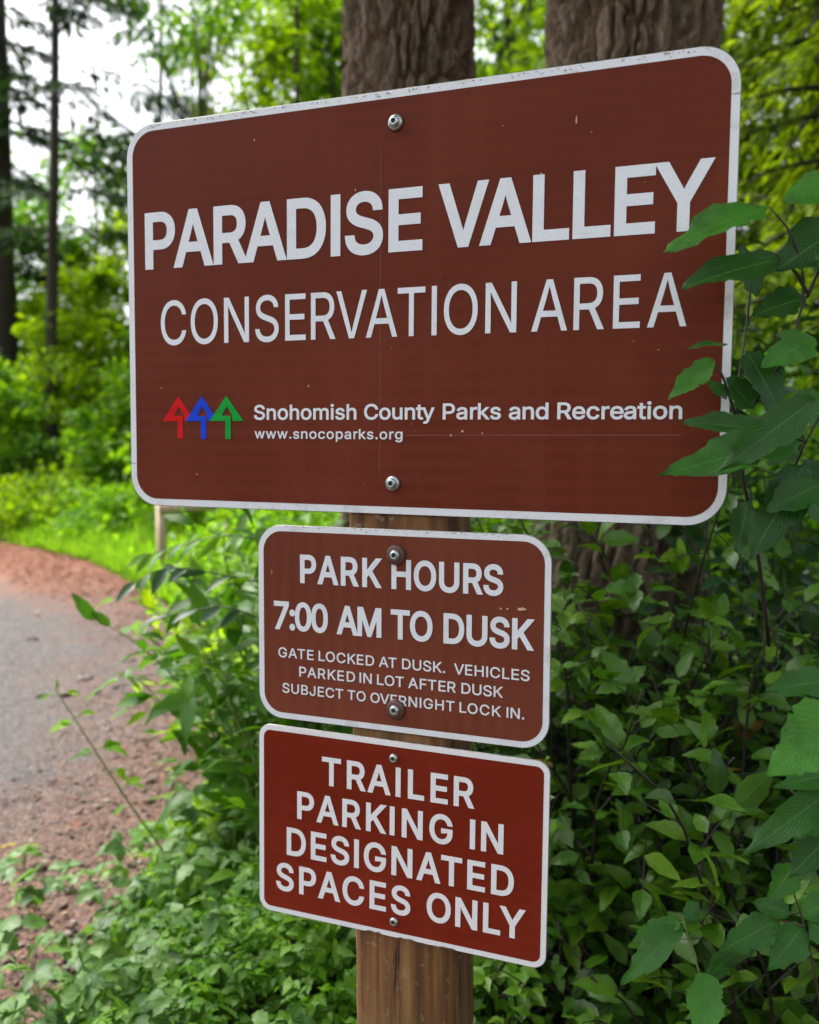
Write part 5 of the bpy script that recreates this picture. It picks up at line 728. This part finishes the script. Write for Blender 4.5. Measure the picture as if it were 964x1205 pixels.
conifer('thin straight conifer just left of the thick fir trunks', 345, 17.5, 15, .07, .0, 8.8, 15, 12, 1.6, 45, .2, .05, M_NEEDLE_DK)
# the wood behind the signs, seen past their edges from a step aside
for px, d, w_, h, mt, lab in ((330, 15.5, 3.6, 3.4, M_SUNNY2, 'broad bush in the wood behind the left half of the widest sign'), (430, 21, 5.5, 5.0, M_MIDGR, 'tall thicket deep in the wood behind the middle of the widest sign'), (520, 13.5, 3.4, 3.0, M_SUNNY2, 'bush in the wood between the two thick firs'),
                              (640, 20, 5.5, 5.2, M_MIDGR, 'tall thicket deep in the wood behind the thickest fir'), (740, 13, 3.6, 3.4, M_MIDGR, 'bush in the wood behind the thickest fir'), (880, 18, 5.5, 5.0, M_OLIVE, 'olive thicket deep in the wood at the right')):
    far_bush('woodland_bush', lab, px, d, w_, h, 70, 80, .17, mt)
# right-hand side behind the firs
conifer('feathery olive green hemlock at the right edge behind the thick fir', 975, 5.8, 9, .05, .0, .8, 6.8, 110, 1.9, 170, .115, .030, M_NEEDLE_OL, 'hemlock_tree', droop=.45, hang=.6)
conifer('second hemlock farther back at the right edge, deeper green', 1090, 8.6, 12, .08, .0, .8, 9.0, 110, 3.2, 130, .15, .042, M_NEEDLE_OL, 'hemlock_tree', droop=.42, hang=.6)
conifer('hemlock with hanging sprays behind the thickest fir trunk', 780, 9.5, 13, .11, .0, 1.0, 11.0, 90, 3.0, 100, .16, .045, M_NEEDLE_OL, 'hemlock_tree', droop=.42, hang=.6)
far_bush('undergrowth_bush', 'shaded bush behind the widest sign, left of the thick fir trunk', 590, 4.6, 1.5, 1.75, 60, 90, .085, M_SUNNY2)
far_bush('undergrowth_bush', 'dark bush between the thick fir and the right edge', 900, 4.3, 1.7, 2.0, 70, 95, .085, M_MIDGR)
far_bush('undergrowth_bush', 'bushy growth behind the post on its left side', 395, 5.2, 1.7, 1.5, 60, 90, .085, M_SUNNY2)
far_bush('undergrowth_bush', 'farther shaded bush low behind the right-hand shrubs', 1010, 6.2, 2.8, 2.6, 80, 90, .11, M_MIDGR)

# ------------------------------------------------------------------ pale wooden rail by the road
rail = thing('wooden_fence', 'small pale wooden post and rail beyond the road, below the widest sign', 'fence', gx(189, 10.2))
b0 = gx(189, 10.2); b1 = gx(268, 10.6)
mb = MB(); u_ = unit(b1 - b0); v_ = np.cross(UP, u_)
def obox(mb, c, ax, half):
    a, b, cc = [np.asarray(x, float) for x in ax]
    V = [c + a * half[0] * i + b * half[1] * j + cc * half[2] * k for k in (-1, 1) for i, j in ((-1, -1), (1, -1), (1, 1), (-1, 1))]
    mb.add(V, [(0, 3, 2, 1), (4, 5, 6, 7), (0, 1, 5, 4), (1, 2, 6, 5), (2, 3, 7, 6), (3, 0, 4, 7)])
M_PALE = plain('pale_timber', (0.36, 0.26, 0.17), (0.55, 0.44, 0.32), 12, .8, .2, (1, 1, .2))
for q in (b0, b1):
    mb = MB(); obox(mb, q + UP * .46, (u_, v_, UP), (.045, .045, .46)); mb.build('fence_post', M_PALE, rail)
mb = MB(); obox(mb, (b0 + b1) / 2 + UP * .86 + v_ * -.066, (u_, v_, UP), (np.linalg.norm(b1 - b0) / 2 + .05, .02, .05)); mb.build('rail', M_PALE, rail)

# ------------------------------------------------------------------ shrubs near the signs
def shrub(name, label, base, h, spread, nst, ls, asp, tpl, mat, lean=(0, 0), tri=False, gap=.045, twig=.2, start=.25, cat='shrub', stem=None, rad=.006, droop=.25, group=None, nup=1.0):
    root = thing(name, label, cat, base, group)
    mb = MB(); lv = Leaves(); lean = RGT * lean[0] + FWD * lean[1]
    for s in range(nst):
        az = 6.283 * (s + RG.random()) / nst; out = np.array([math.cos(az), math.sin(az), 0.]); hh = h * (.62 + .42 * RG.random()); sp = spread * (.35 + .75 * RG.random())
        t = np.linspace(0, 1, 13)
        p = base + out * .05 + out * (sp * t ** 1.5)[:, None] + lean * (t ** 1.4)[:, None] + UP * (hh * (1.25 * t - .25 * t ** 3))[:, None] * 1.0
        p = p + np.cumsum(rvec(13, .008), 0)
        mb.tube(p, np.linspace(rad, rad * .3, 13), 5)
        L = hh + sp * .5; nt_ = max(2, int(L * (1 - start) / (gap * 2.0)))
        for k in range(nt_):
            u = start + (1 - start) * (k + RG.random()) / nt_; i = min(11, int(u * 12)); f = u * 12 - i; q = p[i] * (1 - f) + p[i + 1] * f
            tgt = unit(p[i + 1] - p[i]); sd = unit(np.cross(tgt, UP + rvec(1, .3)[0])) * (1 if k % 2 else -1)
            tw = unit(sd * .8 + tgt * .5 + UP * .12 + rvec(1, .35)[0]); tl = twig * (.45 + .8 * RG.random()) * (1.15 - .6 * u)
            m = max(2, int(tl / gap)); ws = np.linspace(.2, 1, m)
            tp = q + tw * (ws * tl)[:, None] + UP * (-.22 * tl * ws ** 2)[:, None]
            mb.tube(np.vstack([q, tp]), np.linspace(rad * .35, rad * .15, m + 1), 4, False)
            lat = unit(np.cross(tw, UP)); sg = np.where(np.arange(m) % 2 == 0, 1, -1)[:, None]
            D = tw * .55 + lat * sg * .8 + rvec(m, .25) + [0, 0, -.12]; D[-1] = tw + rvec(1, .2)[0]
            Nn = UP * nup + rvec(m, .38) - FWD * .15
            l_ = ls * (.6 + .65 * RG.random(m)); r = np.clip(RG.normal(.45, .25, m), 0, 1)
            r = np.where(RG.random(m) < .006, .995, np.minimum(r, .93))
            if tri:
                D = unit(D); Yp = unit(np.cross(Nn, D)); pt = tp + D * (l_ * .35)[:, None]
                lv.add(pt, D, Nn, l_, l_ * asp, droop, r)
                for s2 in (1, -1): lv.add(pt, D * .35 + Yp * s2 * .95 + rvec(m, .1), Nn + rvec(m, .15), l_ * .78, l_ * asp * .78, droop, r)
            else: lv.add(tp, D, Nn, l_, l_ * asp, droop * (.4 + 1.2 * RG.random(m)), r)
    mb.build('stems', stem or M_DSTEM, root, True)
    lv.build('foliage', tpl, mat, root)
    return root
SH = [  # px, depth, height, spread, stems, leaf length, aspect, template, material, three leaflets, label
    (690, 2.02, 1.30, .42, 11, .060, .62, T_TOOTH, M_SHADE, True, 'toothed three-leaflet shrub right of the trailer sign, at the fir trunk'),
    (760, 2.25, 1.52, .48, 12, .060, .60, T_TOOTH, M_SHADE, True, 'highest three-leaflet shrub before the thickest fir trunk'),
    (830, 1.95, 1.22, .45, 12, .062, .50, T_MID, M_SHADE, False, 'green shrub with plain oval leaves below the widest sign, at its lower right corner'),
    (905, 2.15, 1.55, .50, 12, .075, .48, T_MID, M_SHADE, False, 'leafy shrub at the right edge behind the overhanging branch'),
    (955, 1.75, 1.25, .42, 11, .075, .50, T_MID, M_SHADE, False, 'shrub at the right edge halfway down, behind the biggest leaf'),
    (980, 2.30, 2.05, .55, 13, .075, .48, T_MID, M_GLOSS, False, 'tall dark shrub at the right edge reaching above the sign corner'),
    (640, 2.30, 1.00, .42, 12, .050, .62, T_SMALL, M_SHADE2, True, 'fine-leaved bush right beside the lowest sign'),
    (610, 2.05, .66, .40, 13, .040, .66, T_SMALL, M_SHADE2, True, 'low fine-leaved plant at the bottom, right of the post'),
    (720, 1.95, .62, .42, 13, .044, .62, T_SMALL, M_SHADE2, True, 'low tangled plant below the dark hollow in the shrubs'),
    (810, 2.35, .80, .45, 11, .055, .55, T_MID, M_SHADE, False, 'shaded plant inside the dark hollow of the undergrowth'),
    (905, 1.75, .78, .42, 11, .070, .48, T_MID, M_SHADE, False, 'oval-leaved plant near the lower right corner'),
    (560, 2.45, .95, .42, 11, .050, .62, T_SMALL, M_SHADE2, True, 'small shrub peeping out between post and lowest sign'),
    (322, 3.00, 1.34, .46, 20, .105, .40, T_MID, M_MIDGR, False, 'glossy shrub with broad drooping leaves sticking out left of the park hours sign'),
    (352, 2.65, 1.16, .34, 16, .090, .42, T_MID, M_MIDGR, False, 'drooping shrub close behind the left edge of the park hours sign'),
    (322, 3.70, 1.05, .55, 14, .085, .42, T_MID, M_SUNNY, False, 'bright leafy shrub on the road edge left of the park hours sign'),
    (380, 4.40, 1.35, .60, 13, .09, .42, T_MID, M_SUNNY2, False, 'bright shrub farther back behind the park hours sign'),
    (296, 4.50, .85, .50, 14, .085, .45, T_MID, M_SUNNY, False, 'lime green low shrub where the road shoulder meets the bushes'),
    (612, 2.42, 1.42, .40, 16, .07, .50, T_MID, M_MIDGR, False, 'green shrub at the left foot of the thickest fir trunk'),
    (705, 2.12, 1.22, .42, 15, .06, .50, T_MID, M_SHADE, False, 'shrub covering the foot of the thickest fir trunk, just right of the hours sign'),
    (575, 3.00, 1.62, .40, 11, .085, .50, T_MID, M_SUNNY2, False, 'bright leaves showing in the gap between the two upper signs, right of the post'),
]
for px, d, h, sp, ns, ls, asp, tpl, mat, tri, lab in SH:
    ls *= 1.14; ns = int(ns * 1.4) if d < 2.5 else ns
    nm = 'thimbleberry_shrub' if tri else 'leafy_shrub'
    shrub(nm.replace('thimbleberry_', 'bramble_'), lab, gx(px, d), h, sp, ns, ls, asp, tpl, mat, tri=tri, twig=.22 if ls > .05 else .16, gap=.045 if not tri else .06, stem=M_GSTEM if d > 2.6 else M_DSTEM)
# dark sprays reaching out over the road edge
def spray(name, label, pts, ds, n, ls, asp, tpl, mat, stem, rad=.003, cat='branch', droop=.3, base=None, spread=.85, nhint=None):
    """An arching stem through the given photo points and depths, leaves alternating along it."""
    ctl = np.array([at(x, y, d) for (x, y), d in zip(pts, ds)])
    t = np.linspace(0, len(ctl) - 1, 16); p = np.stack([np.interp(t, np.arange(len(ctl)), ctl[:, i]) for i in range(3)], 1)
    for _ in range(3): p[1:-1] = .25 * p[:-2] + .5 * p[1:-1] + .25 * p[2:]
    root = thing(name, label, cat, p[0]); mb = MB(); mb.tube(p, np.linspace(rad, rad * .4, 16), 5)
    lv = Leaves(); u = np.linspace(.22, 1, n); i = np.clip((u * 15).astype(int), 0, 14); q = p[i]; tgd = unit(p[np.minimum(i + 1, 15)] - p[np.maximum(i - 1, 0)])
    lat = unit(np.cross(tgd, UP)); sg = np.where(np.arange(n) % 2 == 0, 1, -1)[:, None]
    D = tgd * .6 + lat * sg * spread + rvec(n, .2) + [0, 0, -.25]; D[-1] = tgd[-1]
    lv.add(q, D, UP + rvec(n, .35) - FWD * .3, ls * (.7 + .5 * RG.random(n)), ls * asp * (.8 + .4 * RG.random(n)), droop)
    mb.build('stem', stem, root, True); lv.build('foliage', tpl, mat, root)
spray('shrub_branch', 'dark leafy spray reaching farthest left over the road edge', [(330, 690), (255, 675), (195, 665), (152, 690)], [2.6, 2.6, 2.6, 2.6], 13, .085, .34, T_LANCE, M_GLOSS, M_DSTEM)
spray('shrub_branch', 'lower dark spray of long leaves beside the park hours sign', [(330, 740), (270, 712), (225, 718), (185, 728)], [2.4, 2.4, 2.45, 2.5], 11, .085, .34, T_LANCE, M_GLOSS, M_DSTEM)
spray('shrub_branch', 'upper leafy spray just under the widest sign, left of the post', [(330, 640), (270, 628), (215, 640), (170, 655)], [2.9, 2.9, 2.9, 2.9], 13, .10, .30, T_LANCE, M_MIDGR, M_DSTEM)

# ------------------------------------------------------------------ the overhanging branch in front of the widest sign
def hand(name, label, cat, stems, leaves, mat, smat, stem_r=.0022, near=None):
    """Stems through photo points; each leaf from its base point to its tip, (px, py, depth)."""
    pull = (lambda q: q) if near is None else (lambda q: (q[0], q[1], near - (near - q[2]) * .5 if q[2] < near else q[2]))
    stems = [[pull(q) for q in st] for st in stems]; leaves = [(pull(b), pull(t_)) + rest for b, t_, *rest_ in leaves for rest in [tuple(rest_)]]
    root = thing(name, label, cat, at(*stems[0][0])); mb = MB(); lv = Leaves()
    for k, st in enumerate(stems):
        c = np.array([at(*s) for s in st]); t = np.linspace(0, len(c) - 1, 14); p = np.stack([np.interp(t, np.arange(len(c)), c[:, i]) for i in range(3)], 1)
        for _ in range(2): p[1:-1] = .25 * p[:-2] + .5 * p[1:-1] + .25 * p[2:]
        mb.tube(p, np.linspace(stem_r, stem_r * .5, 14) * (1.3 if k == 0 else 1), 6)
    for (b, tip, wd, tilt, dr, r) in leaves:
        B, Tp = at(*b), at(*tip); D = Tp - B; L = np.linalg.norm(D)
        cross = unit(np.cross(D, FWD)); cross = cross if cross[2] > 0 else -cross       # across the leaf, in the picture's plane
        Nn = unit(cross * math.sin(tilt) - FWD * math.cos(tilt)) if True else 0
        lv.add(B, D + Nn * (dr * L), Nn, L * 1.03, wd, dr, r)
    mb.build('stems', smat, root, True); lv.build('foliage', T_NEAR, mat, root, True, .22)
    return root
LV = [  # base, tip, width, tilt (0 faces the viewer, 1.57 edge on), droop, shade
    ((905, 243, 1.02), (786, 294, .99), .056, .72, .16, .85), ((918, 305, 1.03), (806, 338, 1.00), .060, .75, .10, .15),
    ((1000, 222, 1.00), (921, 236, .98), .058, .55, .12, .95), ((985, 270, 1.05), (914, 318, 1.02), .070, .3, .1, .05),
    ((856, 405, 1.10), (811, 409, 1.08), .020, 1.1, .05, .6), ((838, 425, 1.10), (790, 467, 1.07), .034, .35, .12, .9),
    ((856, 468, 1.12), (829, 448, 1.10), .022, .5, .1, .4), ((958, 470, .98), (851, 551, .97), .052, .25, .08, .25),
    ((945, 520, 1.02), (779, 560, 1.0), .064, .8, .12, .55), ((905, 508, 1.06), (807, 497, 1.05), .040, .55, .12, .3),
    ((878, 412, 1.10), (918, 488, 1.08), .060, .35, .1, .02), ((958, 398, 1.06), (898, 432, 1.04), .05, .5, .12, .75),
    ((948, 545, 1.05), (884, 656, 1.03), .058, .3, .1, .05), ((930, 560, 1.08), (990, 640, 1.05), .06, .5, .1, .3),
    ((890, 350, 1.14), (872, 288, 1.14), .04, .4, .1, .02), ((950, 350, 1.12), (885, 372, 1.12), .05, .6, .1, .1),
    ((960, 300, 1.0), (1010, 330, .98), .06, .4, .1, .2), ((885, 480, 1.1), (855, 445, 1.1), .045, .35, .1, .05),
    ((930, 470, 1.1), (985, 500, 1.1), .055, .5, .1, .5), ((965, 570, 1.0), (905, 600, 1.0), .05, .6, .12, .35),
    ((900, 520, 1.06), (835, 560, 1.04), .05, .7, .14, .6), ((880, 590, 1.12), (868, 650, 1.12), .035, .4, .1, .1),
]
ST = [[(905, 760, 1.22), (892, 640, 1.17), (872, 560, 1.13), (863, 480, 1.12), (880, 380, 1.13), (884, 330, 1.14)], [(905, 640, 1.17), (930, 560, 1.10), (948, 520, 1.04), (975, 470, 1.0)],
      [(884, 480, 1.12), (925, 420, 1.08), (950, 350, 1.05), (938, 280, 1.02), (905, 243, 1.02)], [(950, 345, 1.05), (935, 318, 1.04), (918, 305, 1.03)], [(866, 490, 1.12), (850, 440, 1.1), (838, 425, 1.1)],
      [(948, 520, 1.04), (925, 508, 1.05), (905, 508, 1.06)], [(950, 350, 1.05), (975, 290, 1.03), (1000, 222, 1.0)]]
hand('shrub_branch', 'wet broad-leaved branch hanging over the right edge of the widest sign', 'branch', ST, LV, M_WET, M_DSTEM, near=1.12)
hand('shrub_branch', 'branch with the biggest glossy leaf, at the right edge beside the lower signs', 'branch',
     [[(1010, 1180, 1.15), (1000, 1000, 1.10), (985, 880, 1.04), (985, 810, 1.0)], [(1000, 1000, 1.1), (960, 950, 1.15), (930, 930, 1.18)]],
     [((1000, 838, 1.0), (908, 908, .97), .083, .45, .10, .93), ((985, 800, 1.04), (905, 812, 1.02), .045, .7, .1, .4), ((985, 925, 1.12), (878, 1003, 1.1), .045, .5, .12, .35),
      ((990, 910, 1.12), (915, 925, 1.1), .04, .8, .1, .5), ((980, 950, 1.14), (935, 985, 1.12), .04, .5, .1, .6), ((935, 1018, 1.2), (905, 1058, 1.19), .045, .2, .08, .6), ((975, 985, 1.14), (930, 1030, 1.12), .045, .5, .1, .1)], M_WET, M_STEM)
hand('seedling', 'thin upright seedling with a whorl of oval leaves near the bottom edge', 'plant',
     [[(838, 1260, 1.30), (828, 1160, 1.28), (804, 1084, 1.27)], [(828, 1160, 1.28), (833, 1150, 1.27)]],
     [((803, 1088, 1.27), (733, 1157, 1.24), .042, .75, .14, .6), ((801, 1083, 1.27), (745, 1108, 1.29), .035, .8, .1, .8), ((806, 1082, 1.27), (822, 1062, 1.30), .028, .5, .1, .5), ((830, 1143, 1.27), (828, 1228, 1.22), .056, .2, .1, .9),
      ((835, 1150, 1.28), (868, 1115, 1.32), .034, .7, .1, .3)], M_WET, M_GSTEM, .0016)
hand('seedling', 'young sapling with fanned oval leaves at the lower right edge', 'plant',
     [[(985, 1290, 1.32), (965, 1180, 1.30), (948, 1090, 1.28), (930, 1040, 1.27)], [(948, 1090, 1.28), (915, 1082, 1.28)]],
     [((915, 1082, 1.28), (848, 1120, 1.26), .050, .6, .12, .4), ((945, 1090, 1.28), (905, 1140, 1.25), .054, .35, .1, .5), ((930, 1075, 1.28), (885, 1062, 1.3), .034, .75, .1, .3), ((950, 1085, 1.28), (1000, 1110, 1.25), .05, .5, .1, .5), ((945, 1080, 1.28), (985, 1050, 1.3), .045, .6, .1, .7), ((905, 1082, 1.28), (840, 1145, 1.3), .036, .6, .1, .1)], M_WET, M_STEM, .0018)

# ------------------------------------------------------------------ ground cover, vines and weeds at the lower left
def cover(name, label, n, latf, d0, d1, hf, ls, mat, tpl, tri=True, asp=.7):
    lv = Leaves(); d = d0 + (d1 - d0) * RG.random(n); lo, hi = latf(d); lat = lo + (hi - lo) * RG.random(n)
    P = np.stack([gp(a, b) for a, b in zip(lat, d)])
    nz = np.array([mnoise.noise(Vector((x * 2.6, y * 2.6, 1))) + .5 * mnoise.noise(Vector((x * 7, y * 7, 5))) for x, y, _ in P])
    H = hf(lat - lo, d) * (1 + .55 * nz); P[:, 2] = .02 + np.maximum(H, .03) * RG.random(n) ** .38
    Nn = UP + rvec(n, .42); D = rvec(n) * [1, 1, .25] + [0, 0, -.12]; l = ls * (.55 + .8 * RG.random(n)); r = np.clip(.45 + .35 * nz + RG.normal(0, .2, n), 0, .93); r = np.where(RG.random(n) < .003, .995, r)
    lv.add(P, D, Nn, l, l * asp, .25, r)
    if tri:
        D = unit(D); Y = unit(np.cross(Nn, D))
        for s in (1, -1): lv.add(P, D * .3 + Y * s * .95, Nn + rvec(n, .15), l * .82, l * asp * .82, .25, r)
    return tag(lv.build(name, tpl, mat), label, 'ground cover', kind='stuff')
def lat_cover(d): return np.interp(d, EDGE[:, 1][:9], EDGE[:, 0][:9]) + .02, np.full_like(d, -.05) - .06 * (d - 2) * 0
cover('ground_cover', 'fine fern-like green ground cover spilling from the post towards the road', 27000, lambda d: (np.interp(d, [1.5, 2.4, 3.4, 4.4, 6.4], [-1.02, -.95, -.90, -.86, -1.25]), np.full_like(d, .15)), 1.6, 6.2, lambda e, d: .06 + .36 * np.clip(e / .55, 0, 1), .030, M_COVER, T_SMALL)
cover('ground_cover', 'shaded ground cover under the shrubs right of the post', 14000, lambda d: (np.full_like(d, .0), .30 * d + .35), 1.7, 4.0, lambda e, d: .28, .032, M_SHADE2, T_SMALL)
cover('ground_cover', 'lime green leafy clumps along the road shoulder left of the two lower signs', 5200, lambda d: (np.interp(d, [2.9, 3.4, 4.4, 6.4], [-.84, -.86, -.86, -1.25]), np.full_like(d, -.42)), 2.9, 5.6, lambda e, d: .14 + .42 * np.clip(e / .4, 0, 1), .052, M_SUNNY, T_MID, False, .5)
cover('ground_cover', 'paler larger leaves standing among the fine ground cover at the lower left', 650, lambda d: (np.interp(d, [1.5, 2.4, 3.4, 4.4], [-1.10, -1.02, -.96, -.90]), np.full_like(d, .02)), 1.7, 4.2, lambda e, d: .13 + .36 * np.clip(e / .6, 0, 1), .050, M_VINE, T_TOOTH, True, .62)
def vine(label, base, tips, ls, mat=M_VINE):
    root = thing('trailing_vine', label, 'plant', gp(*base)); mb = MB(); lv = Leaves()
    for (la, d, h, n) in tips:
        a, b = gp(base[0], base[1], .02), gp(la, d, h); t = np.linspace(0, 1, 12)
        p = a + (b - a) * t[:, None] + UP * (.20 * np.sin(t * 2.6))[:, None]; p += np.cumsum(rvec(12, .008), 0); mb.tube(p, np.linspace(.003, .0015, 12), 5)
        for k in range(n):
            u = .12 + .86 * (k + RG.random() * .5) / n; i = min(10, int(u * 11)); q = p[i] + (p[i + 1] - p[i]) * (u * 11 - i); tgv = unit(p[i + 1] - p[i])
            sd = unit(np.cross(tgv, UP)) * (1 if k % 2 else -1); pe = q + sd * .035 + UP * .05 + rvec(1, .012)[0]; mb.tube([q, (q + pe) / 2 + UP * .01, pe], .0011, 4, False)
            D = unit(sd + tgv * .5 + rvec(1, .25)[0] + [0, 0, -.2]); Nn = UP + rvec(1, .3)[0] - FWD * .25; l = ls * (.7 + .5 * RG.random()); Y = unit(np.cross(Nn, D)); r = RG.random() * .93
            lv.add(pe, D, Nn, l, l * .72, .22, r)
            for s in (1, -1): lv.add(pe, D * .35 + Y * s * .95, Nn, l * .82, l * .6, .22, r)
    mb.build('stems', M_GSTEM, root, True); lv.build('foliage', T_TOOTH, mat, root)
vine('pale trailing vine with ivy-like leaves at the bottom left corner', (-.72, 2.05), [(-1.15, 2.25, .12, 8), (-1.02, 2.05, .16, 8), (-.85, 2.15, .22, 8), (-.62, 2.10, .2, 7), (-.95, 1.95, .10, 7)], .075)
vine('pale vine crossing the gravel just above the bottom left corner', (-.66, 2.55), [(-1.34, 2.72, .10, 10), (-1.12, 2.62, .14, 9), (-.92, 2.8, .16, 8), (-.75, 2.75, .22, 8), (-.6, 2.5, .25, 7)], .075)
vine('vine with larger pale leaves halfway between the road edge and the trailer sign', (-.52, 2.75), [(-.85, 3.1, .16, 8), (-.7, 3.0, .24, 8), (-.55, 2.95, .28, 7), (-.42, 2.7, .28, 7)], .066)
vine('small pale vine low beside the post at the bottom edge', (-.42, 2.15), [(-.62, 2.3, .2, 7), (-.45, 2.3, .24, 7), (-.55, 2.05, .18, 7)], .060)
def weed(label, pts, ds, leaves, ls):
    ctl = np.array([at(x, y, d) for (x, y), d in zip(pts, ds)]); t = np.linspace(0, len(ctl) - 1, 14); p = np.stack([np.interp(t, np.arange(len(ctl)), ctl[:, i]) for i in range(3)], 1)
    for _ in range(2): p[1:-1] = .25 * p[:-2] + .5 * p[1:-1] + .25 * p[2:]
    root = thing('weed_stalk', label, 'plant', p[0]); mb = MB(); lv = Leaves(); mb.tube(p, np.linspace(.0034, .0016, 14), 6)
    for u, s, k in leaves:
        i = min(12, int(u * 13)); q = p[i] + (p[i + 1] - p[i]) * (u * 13 - i); D = RGT * s + UP * .15 + rvec(1, .2)[0]
        e = q + unit(D) * .026; mb.tube([q, (q + e) / 2 + UP * .003, e + unit(D) * .006], .0017, 5, False); lv.add(e, D + [0, 0, -.3], UP - FWD * .3 + rvec(1, .3)[0], ls * k, ls * .55 * k, .25)
        lv.add(e, D + FWD * .9, UP - FWD * .3 + rvec(1, .3)[0], ls * .8 * k, ls * .45 * k, .25)
    mb.build('stem', M_GSTEM, root, True); lv.build('foliage', T_TOOTH, M_SUNNY2, root)
weed('single bent weed stalk standing before the gravel road', [(195, 1005), (155, 950), (110, 880), (66, 812)], [2.75, 2.72, 2.7, 2.68], [(.12, -1, .8), (.2, 1, .8), (.33, -1, .7), (.45, 1, 1), (.54, 1, .7), (.62, -1, 1.0), (.66, 1, 1.2), (.8, -1, 1.2), (.84, 1, .6), (.97, 1, .6), (.97, -1, .6), (1, .2, .5)], .065)
def sprig(label, la, d, n, ls, h, mat):
    b = gp(la, d, .01); root = thing('sprig', label, 'plant', b); mb = MB(); lv = Leaves()
    for k in range(n):
        az = RG.random() * 6.28; q = b + np.array([math.cos(az), math.sin(az), 0]) * ls * .6 * RG.random() + UP * h * (.4 + .7 * RG.random()); mb.tube([b, (b + q) / 2 + UP * .01, q], .0014, 4, False)
        lv.add(q, np.array([math.cos(az), math.sin(az), -.1]), UP + rvec(1, .3)[0], ls * (.7 + .5 * RG.random()), ls * .55, .25)
    mb.build('stems', M_GSTEM, root, True); lv.build('foliage', T_MID, mat, root)
for la, d, n, lab in ((-1.28, 2.95, 8, 'bright sprig at the left edge of the gravel, nearest the bottom left vines'), (-1.05, 4.05, 6, 'tiny sprig on the road shoulder beside the ground cover'), (-1.42, 3.25, 7, 'lone sprig at the left picture edge on the gravel'), (-.98, 3.45, 7, 'yellow-green sprig at the edge of the ground cover by the gravel')):
    sprig(lab, la, d, n, .06, .09, M_COVER)

# ------------------------------------------------------------------ unseen maple added beyond the right edge so its crown shades this side
mp_b = gp(2.15, 1.35); mp_ = thing('added_shade_maple', 'added maple out of view beyond the right edge, shading the shrubs', 'tree', mp_b)
mb = MB(); t = np.linspace(0, 1, 12); tr = mp_b + UP * (4.6 * t)[:, None] - RGT * (.5 * t ** 2)[:, None]; mb.tube(tr, .09 * (1.1 - .7 * t), 9)
c, P = clumpy(40, 95, gp(1.4, 1.80, 4.0), np.array([1.5, 1.35, .75]), .38, .2)
for q in c[::3]:
    s = tr[int(np.clip(q[2] / 4.6 * 9, 4, 10))]; k = np.linspace(0, 1, 6)[:, None]; mb.tube(s + (q - s) * k + UP * (.15 * np.sin(k * 3.14)), np.linspace(.025, .006, 6), 5)
mb.build('trunk', M_BARK2, mp_, True); lv = Leaves(); n = len(P)
lv.add(P, rvec(n) * [1, 1, .4], rvec(n, .35) + UP, .13 * (.7 + .6 * RG.random(n)), .11 * (.7 + .6 * RG.random(n)), .25); lv.build('crown', T_SMALL, M_MIDGR, mp_)
